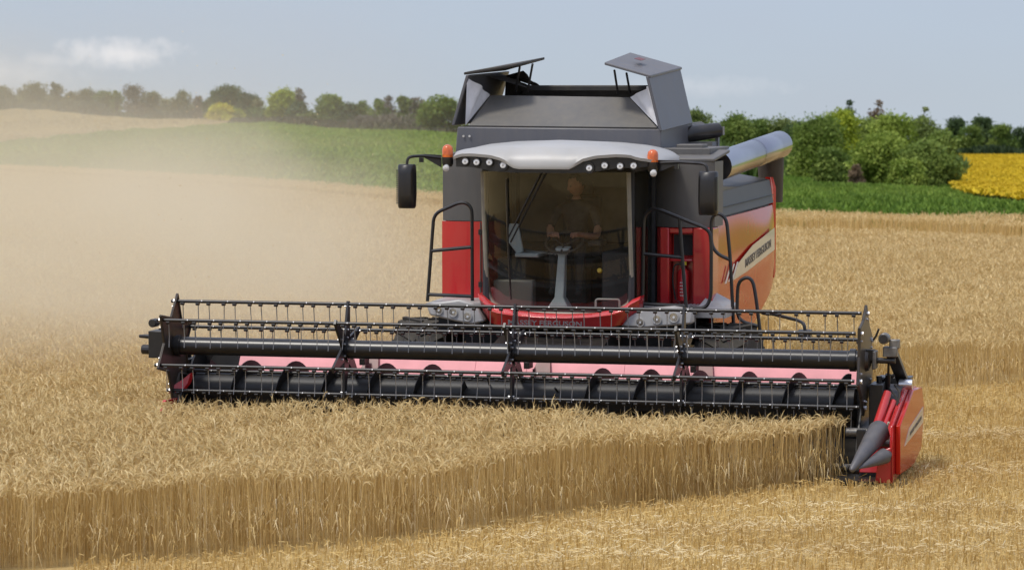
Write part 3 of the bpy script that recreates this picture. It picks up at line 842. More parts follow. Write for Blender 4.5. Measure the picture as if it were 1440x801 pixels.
RT = [
    (975, 156, 250, 60, 215, 'olive', 'tree', 'olive tree showing behind the rear edge of the tank extension', 1),
    (1034, 162, 250, 56, 215, 'green', 'tree', 'green tree above the far end of the black intake pipe', 1),
    (1066, 167, 250, 50, 218, 'green', 'tree', 'small green tree over the middle of the unloading auger', 1),
    (1096, 169, 252, 54, 218, 'olive', 'tree', 'light olive tree over the outer end of the unloading auger', 1),
    (1124, 174, 256, 54, 212, 'dark', 'tree', 'dull dark tree just right of the auger spout', 1),
    (1152, 166, 262, 62, 190, 'green', 'tree', 'broad green tree forming the left shoulder of the right-hand thicket', 1.3),
    (1186, 156, 262, 50, 196, 'yellowgreen', 'tree', 'tree with yellowish foliage in the middle of the right-hand thicket', 1),
    (1191, 140, 262, 24, 215, 'dark', 'tree', 'tall grey-green treetop left of the reddish bare top', .8),
    (1229, 140, 262, 28, 214, 'rust', 'tree', 'reddish bare treetop rising above the right-hand thicket', .4),
    (1216, 164, 262, 52, 200, 'green', 'tree', 'dense green tree below the reddish bare top', 1.2),
    (1257, 160, 262, 54, 192, 'bright', 'tree', 'bright green bushy tree right of the reddish bare top', 1.2),
    (1294, 150, 262, 20, 212, 'olive', 'tree', 'slim tall tree with open crown at the right of the thicket', .8),
    (1298, 166, 262, 54, 196, 'olive', 'tree', 'olive brown-tinged tree below the slim tall open crown', 1.1),
    (1325, 185, 262, 44, 180, 'green', 'tree', 'green tree at the right end of the thicket above the yellow corner', 1.2),
    (1168, 208, 256, 44, 165, 'green', 'shrub', 'round green bush low at the left of the thicket', 1.3),
    (1238, 190, 264, 76, 158, 'bright', 'shrub', 'largest bright green bush at the front of the thicket', 1.5),
    (1308, 200, 267, 70, 152, 'green', 'shrub', 'dark-bottomed green bush touching the yellow field', 1.5),
    (1278, 225, 265, 50, 148, 'bright', 'shrub', 'low bright bush between the two large front bushes', 1.3),
    (1203, 232, 256, 18, 150, 'rust', 'shrub', 'small rusty brown shrub at the foot of the thicket', 1.2),
    (1343, 166, 222, 30, 335, 'dark', 'tree', 'dark tree at the back left corner of the yellow field', 1.3),
    (1363, 176, 222, 32, 330, 'green', 'tree', 'mid-green tree behind the yellow field, between two dark ones', 1.2),
    (1383, 164, 222, 34, 338, 'dark', 'tree', 'tallest dark tree with a forked top behind the yellow field', 1.3),
    (1411, 176, 222, 36, 330, 'green', 'tree', 'rounded green tree behind the yellow field, right of the forked dark one', 1.2),
    (1436, 178, 223, 30, 332, 'dark', 'tree', 'dark tree behind the yellow field at the right picture edge', 1.2),
]
for i, (cx, top, by, w, D, k, nm, lb, sp) in enumerate(RT):
    t_ = tree(nm, cx, top, by, w, D, k, lb, nm, sp, low=.03, leaf=.105 if D < 230 else .14, seed=60 + i, blobs=12 if w < 40 else 22)
    t_['group'] = 'trees behind the yellow field' if D > 300 else 'trees and bushes of the right-hand thicket'

# ------------------------------------------------------------------ the combine harvester
H_ = empty('combine_harvester', (0, 31, 0), -PSI)
tag(H_, 'red and dark grey combine harvester with a wide black reel, cutting the wheat', 'combine harvester')
RZ, RR, DEL = 1.162, .462, 9


def bar_angles(): return [math.radians(90 - DEL + 60 * k) for k in range(6)]


XA, XB = -3.60, 3.50
STARS = [-1.745, .015, 1.75]
# --- reel
b = MB(); b.tube([(XA, 0, RZ), (XB, 0, RZ)], .094, 24)
for x in STARS + [XA + .05, XB - .05]: b.lathe((x - .03, 0, RZ), (1, 0, 0), [(0, .112), (.06, .112)], 24)
reel = b.build('reel', M['tube'], H_)
for x in STARS:
    b = MB(); b.cur = 0
    b.lathe((x - .012, 0, RZ), (1, 0, 0), [(0, .17), (.024, .17)], 6)
    for a in bar_angles():
        ca, sa = math.cos(a), math.sin(a); d = Vector((0, ca, sa)); p = Vector((0, -sa, ca)); c = Vector((x - .012, 0, RZ))
        b.plate([c + d * .08 - p * .085, c + d * .08 + p * .085, c + d * (RR + .03) + p * .028, c + d * (RR + .03) - p * .028], (.024, 0, 0))
        b.cur = 1
        for q in (.12, .20, RR - .02): b.lathe(c + d * q - Vector((.012, 0, 0)) + p * (.02 if q < .3 else 0), (-1, 0, 0), [(-.05, .011), (.012, .011)], 6)
        b.cur = 0
    b.build('reel_star', [M['black'], M['bolt']], reel, smooth=30)
for x, th in ((XA, -.016), (XB + .06, .016)):
    b = MB(); n = 6; ring = []
    for k in range(12):
        a = math.radians(90 - DEL + 30 * k); r = RR + .075 if k % 2 == 0 else (RR + .05) * (.62 if x < 0 else .82)
        ring.append((x, r * math.cos(a), RZ + r * math.sin(a)))
    b.plate(ring, (th, 0, 0))
    for k in range(12):                                           # folded rim
        p, q = Vector(ring[k]), Vector(ring[(k + 1) % 12]); b.tube([p, q], .014, 5)
    b.cur = 1
    for a in bar_angles():
        c = Vector((x + th, (RR) * math.cos(a), RZ + RR * math.sin(a))); b.lathe(c, (1 if th > 0 else -1, 0, 0), [(0, .022), (.02, .022)], 6)
        for s_ in (-.05, .05): b.lathe(c + Vector((0, -math.sin(a) * s_ - math.cos(a) * .06, math.cos(a) * s_ - math.sin(a) * .06)), (1 if th > 0 else -1, 0, 0), [(0, .010), (.014, .010)], 6)
    b.cur = 0; b.lathe((x + th, 0, RZ), (1 if th > 0 else -1, 0, 0), [(0, .11), (.03, .10), (.05, .05)], 14)
    b.build('reel_end_plate', [M['plate'], M['bolt']], reel, smooth=30)
rt = random.Random(3)
for bi, a in enumerate(bar_angles()):
    y0, z0 = RR * math.cos(a), RZ + RR * math.sin(a)
    b = MB(); b.tube([(XA - .06, y0, z0), (XB + .02, y0, z0)], .0185, 10)
    x = XA + .06; k = 0
    while x < XB - .03:
        b.cur = 0
        b.lathe((x - .018, y0, z0 - .022), (1, 0, 0), [(0, .019), (.036, .019)], 8)     # coil
        b.cur = 1
        j = rt.uniform(-.012, .012); ln = rt.uniform(.235, .26)
        b.tube([(x, y0 + .016, z0 - .03), (x + j * .5, y0 + .030, z0 - .03 - ln * .55), (x + j, y0 + .015, z0 - .03 - ln)], [.0052, .0048, .004], 5)
        if k % 2: b.lathe((x + .055, y0 - .02, z0 + .004), (0, -1, .5), [(0, .0075), (.014, .0075)], 6); 
        x += .118 if k % 2 else .166; k += 1
    b.build('tine_bar', [M['black'], M['steel']], reel)

# --- header body
b = MB()                                                            # worn red back sheet, sky glare in its pink, five bays, thin seams
xs_ = [-3.17, -.60, -.05, .98, 1.68, 3.38]
b.plate([(-3.17, .71, .80), (3.38, .71, .80), (3.38, .86, 1.055), (-3.17, .86, 1.055)], (0, .02, .002))
for x in xs_[1:-1]: b.plate([(x - .010, .707, .80), (x + .010, .707, .80), (x + .010, .857, 1.055), (x - .010, .857, 1.055)], (0, -.005, 0))
b.build('header_back_sheet', M['pink'], H_, smooth=30)
b = MB()
b.bb((-3.58, .86, 1.06), (3.48, .97, 1.15)); b.plate([(-3.17, .66, .30), (3.38, .66, .30), (3.38, .68, .795), (-3.17, .68, .795)], (0, .02, .002)); b.bb((-3.58, .86, .26), (3.48, .94, 1.06))
b.plate([(-3.58, .66, .30), (-3.175, .66, .30), (-3.175, .82, 1.06), (-3.42, .82, 1.06), (-3.58, .77, .80)], (0, .03, 0))
b.plate([(3.385, .66, .30), (3.48, .66, .30), (3.48, .82, 1.06), (3.385, .82, 1.06)], (0, .03, 0))
b.plate([(-3.58, -.10, .12), (3.48, -.10, .12), (3.48, .30, .36), (3.48, .82, .30), (-3.58, .82, .30), (-3.58, .30, .36)], (0, .0, -.05))
for x in (-3.60, 3.50):                                            # end sheets of the trough
    b.plate([(x, -.25, .10), (x, .92, .15), (x, .92, 1.10), (x, .60, 1.06), (x, .20, .72), (x, -.15, .40)], (.025, 0, 0))
for x in (-1.745, .015, 1.75): b.bb((x - .03, .55, .95), (x + .03, .72, 1.02))
b.build('header_frame', M['black'], H_, smooth=30, bevel=.006)
for x in (-1.745, .10, 1.80):                                       # dark red brackets seen between the bays
    b = MB(); b.plate([(x - .075, .66, .84), (x + .14, .66, .84), (x + .10, .82, 1.05), (x - .02, .82, 1.05)], (0, .03, 0)); b.build('header_bracket', M['dark_red'], H_, smooth=30)
b = MB()
b.tube([(-3.55, -.15, .13), (3.46, -.15, .13)], .03, 6)
x = -3.5
while x < 3.45:
    b.plate([(x - .02, -.16, .14), (x + .02, -.16, .14), (x + .004, -.30, .12), (x - .004, -.30, .12)], (0, 0, .012)); x += .0762
b.build('cutter_bar', M['galv'], H_, smooth=30)
# --- feed auger
AZ, AY, AR = .69, .42, .30
b = MB(); b.tube([(-3.5, AY, AZ), (3.42, AY, AZ)], .165, 28)


def flight(x0, x1, turns, hand):
    n = int(abs(turns) * 30); vs, fs = [], []
    for i in range(n + 1):
        t = i / n; a = hand * 2 * math.pi * turns * t + 1.3; x = x0 + (x1 - x0) * t
        for dx in (0, .008):
            for r in (.15, AR): vs.append((x + dx, AY + r * math.cos(a), AZ + r * math.sin(a)))
    for i in range(n):
        o = 4 * i
        fs += [(o, o + 4, o + 5, o + 1), (o + 2, o + 3, o + 7, o + 6), (o + 1, o + 5, o + 7, o + 3), (o, o + 2, o + 6, o + 4)]
    b.add(vs, fs)


flight(-3.4, -.55, 5.8, -1); flight(3.36, .55, 5.6, 1)
for k in range(10):
    a = k * 2.4; x = -.4 + .09 * k; b.tube([(x, AY + .15 * math.cos(a), AZ + .15 * math.sin(a)), (x, AY + .29 * math.cos(a), AZ + .29 * math.sin(a))], .011, 6)
b.build('feed_auger', M['augerpaint'], H_, smooth=35)

# --- right end of the header
XE = 3.98
pan = [fl(*p, XE) for p in ((1266, 667), (1266, 598), (1285, 547), (1297, 544), (1300, 572), (1296, 630), (1285, 654))]
b = MB(); b.plate(pan, (-.05, 0, 0)); ep = b.build('end_panel', M['redside'], H_, smooth=30, bevel=.012)
ctr = [Vector(p) for p in pan]
s0, s1 = Vector(fl(1272, 626, XE)), Vector(fl(1298, 585, XE)); dr = (s1 - s0); upv = Vector((0, -dr.z, dr.y)).normalized()
if upv.z < 0: upv = -upv
b = MB(); b.plate([s0 - upv * .005, s1 - upv * .06, s1 + upv * .10, s0 + dr * .25 + upv * .10], (.004, 0, 0)); b.build('stripe', M['cream'], ep, smooth=0)
lettering('lettering', 'MASSEY FERGUSON', tuple(s0 + dr * .26 + upv * .018 + Vector((.006, 0, 0))), dr - Vector((0, 0, .02)), upv, .055, M['ink'], ep, .001, width=dr.length * .62)
b = MB()                                                            # front flange and inner wall of the end panel
f0, f1, f2 = Vector(fr(1254, 673, -.72)), Vector(fr(1268, 672, -.70)), Vector(fr(1268, 598, -.70))
b.plate([(3.76, -.70, .05), (3.93, -.70, .05), (3.93, -.70, .40), (3.80, -.70, .36)], (0, .05, .0)); b.plate([(3.93, -.72, .38), (3.93, -.72, .60), (3.93, .37, .87), (3.885, .37, .87), (3.885, -.70, .58)], (0, .05, -.02))
b.plate([(3.93, -.70, .05), (3.93, -.70, .60), (3.93, .39, .87), (3.93, 1.27, .80), (3.93, 1.25, .1)], (-.03, 0, 0))
b.plate([(3.56, -.35, .10), (3.93, -.35, .10), (3.93, -.30, .42), (3.62, -.30, .42)], (0, .05, 0))
b.build('end_panel_flange', M['red'], H_, smooth=30, bevel=.01)
b = MB(); b.plate([(3.70, -.45, .40), (3.895, -.45, .40), (3.895, .40, .90), (3.74, .40, .90)], (0, .03, -.03)); b.build('end_cover', M['cone'], H_, smooth=30)
b = MB(); b.bb((3.56, -.30, .02), (3.90, .5, .12)); b.bb((3.52, -.25, .10), (3.60, 1.0, .5)); b.plate([(3.30, -.62, .03), (3.75, -.62, .02), (3.80, -.2, .03), (3.40, -.2, .04)], (0, 0, .03))
b.build('divider_skid', M['black'], H_, smooth=30)
# divider cones
tip, base_ = Vector(fr(1197, 661, -1.15)), Vector(fr(1238, 604, -.48)); ax = base_ - tip
b = MB(); b.lathe(tip, ax, [(0, .012), (.02, .03), (ax.length * .35, .062), (ax.length * .75, .098), (ax.length * .96, .112), (ax.length, .105)], 20); b.build('divider_cone', M['cone'], H_)
tip2, base2 = Vector(fr(1207, 658, -1.05)), Vector(fr(1247, 639, -.70)); ax2 = base2 - tip2
b = MB(); b.lathe(tip2, ax2, [(0, .008), (ax2.length * .3, .035), (ax2.length * .75, .068), (ax2.length * .93, .075), (ax2.length, .05), (ax2.length * 1.12, .035)], 16); b.build('divider_cone', M['cone'], H_)
b = MB(); b.tube([fr(1231, 606, -.44), fr(1248, 552, -.1)], [.047, .040], 14); b.tube([fr(1241, 608, -.42), fr(1256, 564, -.08)], [.038, .032], 14)
b.build('divider_arm', M['red'], H_)
b = MB(); b.tube([fr(1190, 607, -.12), fr(1243, 609, -.12)], .045, 14); b.build('knife_drive', M['galv'], H_)
b = MB(); b.tube(smooth_path([fr(1249, 618, -.46), fr(1252, 596, -.46), fr(1249, 592, -.46), fr(1247, 612, -.46)], .02), .008, 6); b.build('grab_loop', M['cream'], H_)
# reel lift arm, cylinder, bracket
b = MB(); p, q = Vector(fr(1250, 494, .05)), Vector(fr(1271, 541, .55)); b.plate([p + Vector((-.055, 0, .02)), p + Vector((.06, 0, .03)), q + Vector((.055, 0, 0)), q + Vector((-.06, 0, 0))], (0, .08, .02))
b.tube([(3.52, .02, RZ), (3.86, .02, RZ)], .03, 10); b.bb((3.60, .05, .42), (3.74, .42, .92)); b.plate([(3.60, .5, .62), (3.90, .5, .62), (3.95, .55, .95), (3.62, .55, .95)], (0, .25, 0))
b.tube([fr(1228, 541, .35), fr(1258, 527, .3)], .02, 8); b.tube([fr(1238, 556, .3), fr(1236, 528, .3)], .03, 8)
b.build('reel_arm', M['black'], H_, smooth=30, bevel=.006)
b = MB(); b.bb((3.74, -.02, 1.20), (3.88, .10, 1.30)); b.bb((3.80, 0, 1.28), (3.90, .09, 1.37)); b.lathe(fr(1243, 476, -.05), (0, -1, 0), [(-.1, .055), (.02, .055)], 14); b.bb((3.64, -.06, 1.08), (3.68, .1, 1.26))
b.build('reel_bearing', M['galv'], H_, smooth=30, bevel=.01)
b = MB(); b.lathe(fr(1243, 476, -.08), (0, -1, 0), [(-.02, .040), (.03, .040)], 14); b.build('hydraulic_motor', M['black'], H_, smooth=30)
b = MB(); b.bb((3.58, -.05, 1.17), (3.66, .06, 1.27)); b.build('motor_mount', M['black'], H_, smooth=30)
b = MB(); b.tube(smooth_path([fr(1228, 478, -.1), fr(1232, 472, -.1), fr(1236, 462, -.1)], .01), .012, 6)
b.build('hose_hook', M['black'], H_, smooth=30)
b = MB(); b.tube([fr(1250, 500, .05), fr(1249, 530, .2)], .012, 8); b.tube([fr(1249, 526, .2), fr(1247, 556, .3)], .028, 10); b.build('lift_cylinder', M['black'], H_)
b = MB(); b.lathe(fr(1273, 540, .42), (1, 0, 0), [(-.06, .05), (.07, .05)], 14); b.build('pivot_pin', M['bolt'], H_)
b = MB(); b.tube(smooth_path([fr(1258, 541, .2), fr(1266, 552, .0), fr(1262, 570, -.1), fr(1250, 578, -.15), fr(1240, 572, 0)], .06), .010, 6); b.tube(smooth_path([fr(1250, 545, .2), fr(1262, 560, .0), fr(1258, 575, -.1)], .06), .008, 6); b.build('hose', M['rubber'], H_)
# --- left end of the header
b = MB(); b.bb((-3.84, -.14, 1.04), (-3.66, .2, 1.32)); b.lathe((-3.90, -.05, 1.12), (1, 0, 0), [(-.04, .05), (.06, .05)], 12); b.lathe((-3.90, .02, 1.25), (1, 0, 0), [(-.1, .018), (.06, .03)], 8); b.lathe((-3.80, -.1, 1.40), (0, -1, 0), [(-.1, .045), (.03, .045)], 10)
b.tube([(-3.78, .05, 1.30), (-3.72, .35, 1.36), (-3.72, .75, .98)], .035, 8); b.bb((-3.72, .2, .5), (-3.62, .9, .98))
b.build('reel_drive_box', M['black'], H_, smooth=30, bevel=.008)
b = MB(); b.plate([(-3.66, -.75, .16), (-3.64, -.35, .12), (-3.64, .3, .15), (-3.64, .2, .60), (-3.64, -.25, .62)], (.03, 0, 0)); b.plate([fr(236, 553, -.06), fr(246, 540, -.02), fr(257, 533, .0), fr(268, 524, .04), fr(264, 538, .02), fr(254, 551, -.02)], (.02, .05, 0))
b.build('left_divider', M['red'], H_, smooth=30)

# --- chassis, feeder house, wheels
b = MB()
b.plate([(-.62, .92, .30), (.62, .92, .30), (.62, .92, 1.02), (-.62, .92, 1.02)], (0, 0.02, 0))
b.loft([[(-.60, .93, .32), (.60, .93, .32), (.60, .93, .98), (-.60, .93, .98)], [(-.60, 2.9, .85), (.60, 2.9, .85), (.60, 2.9, 1.38), (-.60, 2.9, 1.38)]])
b.build('feeder_house', M['black'], H_, smooth=30)
b = MB(); b.bb((-1.15, 2.5, .55), (1.15, 7.0, 1.40)); b.bb((-1.36, 2.65, .48), (1.36, 2.98, .78)); b.bb((-1.40, 2.3, 1.20), (1.36, 3.3, 1.42)); b.bb((-1.3, 5.9, .35), (1.3, 6.2, .55))
b.build('chassis', M['black'], H_, smooth=30)


def wheel(x, y, r, w, sgn):
    b = MB(); hw = w / 2
    b.lathe((x - hw, y, r - .03), (1, 0, 0), [(0, r * .58), (.02, r * .86), (.08, r * .95), (w * .5, r * .97), (w - .08, r * .95), (w - .02, r * .86), (w, r * .58)], 40)
    n = 22
    for k in range(n):
        for s_ in (-1, 1):
            a = 2 * math.pi * (k + (.5 if s_ > 0 else 0)) / n; c = Vector((x + s_ * w * .24, y + r * .948 * math.cos(a), r - .03 + r * .948 * math.sin(a)))
            R_ = Matrix.Rotation(a - math.pi / 2, 3, 'X') @ Matrix.Rotation(s_ * .6, 3, 'Z')
            b.box(c, (w * .5, .05, .05), R_)
    tyre = None
    wh = MB(); wh.lathe((x - hw + .08, y, r - .03), (1, 0, 0), [(0, r * .56), (.05, r * .50), (w * .5, r * .2), (w - .2, r * .50), (w - .16, r * .56)], 24)
    whl = wh.build('wheel', M['silver'], H_)
    b.build('tyre', M['rubber'], whl, smooth=35)


wheel(-1.67, 2.85, .66, .62, -1); wheel(1.69, 2.85, .66, .62, 1); wheel(-1.3, 6.3, .46, .42, -1); wheel(1.28, 6.3, .46, .42, 1)

# --- front corner panels with headlights, bumper
for sgn in (-1, 1):
    if sgn < 0:
        out = [(599, 428), (622, 424), (645, 421), (664, 426), (672, 434), (681, 452), (664, 456), (642, 452), (604, 443)]; lamps = [(617, 436, .040), (637.5, 439, .042), (657.5, 445, .042)]
    else:
        out = [(872, 458), (884, 445), (906, 434), (945, 431), (972, 436), (973, 455), (955, 457), (906, 461)]; lamps = [(900, 453, .040), (924, 449, .042), (947.5, 446, .046)]
    pts = [fr(x, y, 1.95) for x, y in out]
    b = MB(); b.plate(pts, (0, .18, 0))
    xs2 = [p[0] for p in pts]
    hp = b.build('headlight_panel', M['silver'], H_, smooth=30, bevel=.02)
    for (x, y, r) in lamps:
        c = fr(x, y, 1.95); b = MB()
        b.cur = 0; b.lathe((c[0], 1.955, c[2]), (0, -1, 0), [(0, r * 1.25), (.022, r * 1.2), (.022, r), (.006, r)], 20, cap=False)
        b.cur = 1; b.lathe((c[0], 1.955, c[2]), (0, -1, 0), [(.006, r), (.003, r * .5), (.0, r * .1)], 20)
        b.cur = 2; b.lathe((c[0], 1.955, c[2]), (0, -1, 0), [(.0, r * .30), (.014, r * .26)], 12)
        b.build('headlight', [M['silver'], M['chrome'], M['lens']], hp)
b = MB()
b.plate([(-1.46, 2.0, 1.50), (-.82, 2.0, 1.52), (-.82, 3.0, 1.50), (-1.52, 3.0, 1.50)], (0, 0, -.04)); b.build('platform', M['silver'], H_, smooth=30)
b = MB(); b.plate([(.82, 2.0, 1.47), (1.40, 2.0, 1.475), (1.50, 3.0, 1.46), (.82, 3.0, 1.46)], (0, 0, -.04))
for k in range(14): x = .86 + k * .042; b.bb((x, 2.02, 1.474), (x + .014, 2.9, 1.482))
b.build('platform', M['silver'], H_, smooth=30)
b = MB()
fxy = lambda x: 1.74 + .20 * (x / .9) ** 2
up_e = [(-.86, 1.62), (-.80, 1.585), (-.74, 1.52), (-.62, 1.475), (-.41, 1.44), (-.15, 1.425), (.15, 1.42), (.41, 1.432), (.62, 1.468), (.76, 1.52), (.84, 1.585), (.92, 1.62)]
lo_e = [(-.80, 1.42), (-.76, 1.38), (-.72, 1.31), (-.62, 1.29), (-.41, 1.285), (-.15, 1.285), (.15, 1.285), (.41, 1.29), (.62, 1.295), (.72, 1.31), (.80, 1.40), (.90, 1.47)]
rings = []
for (xu, zu), (xl_, zl) in zip(up_e, lo_e):
    yf_ = fxy(xu); zm = zu * .62 + zl * .38
    rings.append([(xl_, yf_ + .03, zl), (xu * .5 + xl_ * .5, yf_ - .01, zm - .01), (xu * .6 + xl_ * .4, yf_ - .03, zm + .02), (xu, yf_ + .015, zu), (xu, yf_ + .2, zu), (xl_, yf_ + .2, zl)])
b.loft(rings); bump = b.build('front_bumper', M['red'], H_, smooth=50)
lettering('lettering', 'MASSEY FERGUSON', (-.45, 1.612, 1.318), (1, 0, -.008), (0, 0, 1), .075, M['steel'], bump, .006, width=.80)

# --- cab
cab = MB()
cab.bb((-.80, 2.02, 1.40), (.82, 3.35, 1.46)); cab.bb((-.80, 3.28, 1.46), (.82, 3.36, 2.10)); cab.bb((-.80, 2.1, 2.93), (.82, 3.35, 2.97)); cab.bb((-.86, 3.37, 1.4), (.86, 3.42, 3.0)); cab.bb((-.87, 2.98, 1.46), (-.82, 3.40, 2.95)); cab.bb((.83, 2.98, 1.46), (.87, 3.40, 2.95))
for x in (-.80, .80): cab.tube([(x, 3.30, 1.45), (x, 3.25, 2.95)], .05, 6); cab.tube([(x, 2.05, 1.46), (x * 1.0, 2.02, 2.95)], .035, 6)
cab = cab.build('cab', M['interior'], H_, smooth=30)


def glass_y(x, z): return 1.80 + .15 * (abs(x) / .8) ** 2.2  - .17 * (z - 2.2) + .03 * ((z - 2.2) / .7) ** 2


def glass_half(z):
    if z < 1.66: return .80 - .34 * (1 - math.sqrt(max(0, 1 - ((1.66 - z) / .26) ** 2))) if z > 1.40 else .46
    return .80
b = MB(); nz_, nx_ = 22, 20; vs, fs = [], []
for j in range(nz_ + 1):
    z = 1.415 + (2.935 - 1.415) * (j / nz_) ** 1.15; hw = glass_half(z)
    for i in range(nx_ + 1):
        x = -hw + 2 * hw * i / nx_; vs.append((x + .008, glass_y(x, z), z))
for j in range(nz_):
    for i in range(nx_): o = j * (nx_ + 1) + i; fs.append((o, o + 1, o + nx_ + 2, o + nx_ + 1))
b.add(vs, fs); b.build('windscreen', M['glass'], cab, smooth=180)
b = MB()
for s_ in (-1, 1):
    pth = []
    for j in range(16):
        z = 1.43 + 1.50 * j / 15; hw = glass_half(z); pth.append((s_ * (hw - .004) + .008, glass_y(hw, z) + .012, z))
    b.tube(pth, .026, 6)
b.tube([(-.46 + .92 * i / 10, glass_y(-.46 + .92 * i / 10, 1.415) + .005, 1.418) for i in range(11)], .018, 6)
b.build('windscreen_seal', M['pillar'], cab)
for s_ in (-1, 1):
    b = MB(); b.plate([(s_ * .815 + .008, 2.06, 1.50), (s_ * .815 + .008, 3.22, 1.50), (s_ * .815 + .008, 3.22, 2.92), (s_ * .815 + .008, 2.05, 2.92)], (.006, 0, 0)); b.build('side_window', M['sideglass'], cab, smooth=0)
b = MB(); b.bb((-.72, 3.255, 2.12), (.74, 3.275, 2.90)); b.build('rear_reflection_panel', M['tan_reflection'], cab, smooth=0)  # added panel, the windscreen's tan reflection put into its colour
b = MB()                                                             # seat
b.bb((-.22, 2.62, 1.86), (.26, 3.05, 1.98)); b.plate([(-.22, 3.02, 1.95), (.26, 3.02, 1.95), (.22, 3.16, 2.62), (-.18, 3.16, 2.62)], (0, .10, .02)); b.bb((-.12, 2.7, 1.46), (.16, 3.0, 1.86)); b.bb((-.10, 3.12, 2.64), (.14, 3.2, 2.80))
b.build('driver_seat', M['interior'], cab, bevel=.03)
b = MB(); b.loft([[(-.14, 2.10, 1.46), (.10, 2.10, 1.46), (.10, 2.32, 1.46), (-.14, 2.32, 1.46)], [(-.06, 2.12, 1.58), (.04, 2.12, 1.58), (.04, 2.26, 1.58), (-.06, 2.26, 1.58)], [(-.045, 2.22, 2.02), (.035, 2.22, 2.02), (.035, 2.32, 2.02), (-.045, 2.32, 2.02)], [(-.08, 2.22, 2.10), (.08, 2.22, 2.10), (.08, 2.34, 2.12), (-.08, 2.34, 2.12)]])
b.build('steering_column', M['console'], cab, bevel=.01)
b = MB(); c = Vector((0, 2.34, 2.16)); t1, t2 = Vector((1, 0, 0)), Vector((0, .85, .52)); b.tube([c + (t1 * math.cos(k * math.pi / 12) + t2 * math.sin(k * math.pi / 12)) * .20 for k in range(25)], .016, 8, cap=False)
for k in range(3): a = k * 2.1 + .5; b.tube([c - Vector((0, .02, .03)), c + (t1 * math.cos(a) + t2 * math.sin(a)) * .19], .012, 6)
b.build('steering_wheel', M['interior'], cab)
b = MB(); b.plate([(-.62, 2.25, 2.18), (-.50, 2.25, 2.02), (-.44, 2.27, 2.06), (-.50, 2.27, 2.36), (-.60, 2.27, 2.36)], (0, .04, 0)); b.bb((-.52, 2.2, 2.00), (-.26, 2.7, 2.045)); b.build('side_console', M['console'], cab, bevel=.012)
b = MB(); b.bb((-.74, 2.12, 1.46), (-.30, 2.28, 1.76)); b.build('foot_panel', M['grey'], cab, bevel=.02)
b = MB(); b.bb((-.74, 2.3, 1.46), (-.42, 3.2, 1.98)); b.build('side_cabinet', M['interior'], cab, bevel=.02)
b = MB(); b.bb((.42, 2.3, 1.46), (.78, 3.2, 2.06)); b.bb((.25, 2.35, 2.12), (.40, 2.7, 2.18)); b.build('side_cabinet', M['interior'], cab, bevel=.02)
b = MB(); b.lathe((.40, 2.30, 1.86), (0, -1, .3), [(0, .028), (.03, .024)], 10); b.build('knob', M['yellow'], cab)
b = MB(); b.tube(smooth_path([(.40, 2.1, 1.48), (.40, 2.1, 1.57), (.66, 2.1, 1.57), (.66, 2.1, 1.48)], .03), .012, 6); b.build('grab_handle', M['silver'], cab)
b = MB()
b.tube([(-.10, glass_y(-.1, 2.92) - .03, 2.93), (-.50, glass_y(-.5, 2.2) - .03, 2.22)], .009, 6); b.tube([(-.05, glass_y(-.05, 2.92) - .03, 2.93), (-.47, glass_y(-.47, 2.16) - .03, 2.18)], .009, 6)
b.tube([(-.50, glass_y(-.5, 2.85) - .02, 2.86), (-.50, glass_y(-.5, 2.2) - .03, 2.2), (-.50, glass_y(-.5, 1.6) - .02, 1.56)], .011, 6)
b.build('wiper', M['black'], cab)
# cab roof: crowned cap with an arched lower edge over the lamps
RW0, RW1 = -1.05, 1.13
b = MB(); rings = []


def r_low(x):
    ax_ = abs(x + .05)
    return float(np.interp(ax_, [0, .29, .36, .43, .57, .78, .92, 1.0, 1.08, 1.18], [2.965, 2.965, 3.0, 3.045, 3.08, 3.095, 3.09, 3.06, 3.05, 3.03]))


def r_top(x): return float(np.interp(abs(x + .05), [0, .5, .8, .93, 1.02, 1.10, 1.18], [3.262, 3.245, 3.215, 3.19, 3.165, 3.13, 3.06]))


for i in range(45):
    x = RW0 + (RW1 - RW0) * i / 44; l, t = r_low(x), max(r_top(x), r_low(x) + .02); yc = 1.50 + .16 * abs((x + .02) / 1.09) ** 2.5
    rings.append([(x, yc + .06, l), (x, yc, l + .004), (x, yc - .01, l + .035), (x, yc + .03, l + (t - l) * .45), (x, yc + .14, l + (t - l) * .78), (x, yc + .40, t - .02), (x, yc + .9, t), (x, 3.2, t - .02), (x, 3.34, t - .10), (x, 3.34, l + .0)])
b.loft(rings); roof = b.build('cab_roof', M['roof'], H_, smooth=50)
b = MB(); rings = []
for i in range(41):
    x = RW0 + .02 + (RW1 - RW0 - .04) * i / 40; yc = 1.535 + .16 * abs((x + .02) / 1.09) ** 2.5; l = r_low(x)
    zb = float(np.interp(abs(x + .05), [0, .34, .50, .62, .8, 1.0, 1.07], [2.93, 2.93, 2.94, 2.955, 2.985, 2.985, 3.0]))
    rings.append([(x, yc, zb), (x, yc, l + .01), (x, yc + .3, l + .01), (x, yc + .3, zb)])
b.loft(rings); vis = b.build('lamp_visor', M['black'], roof, smooth=40)
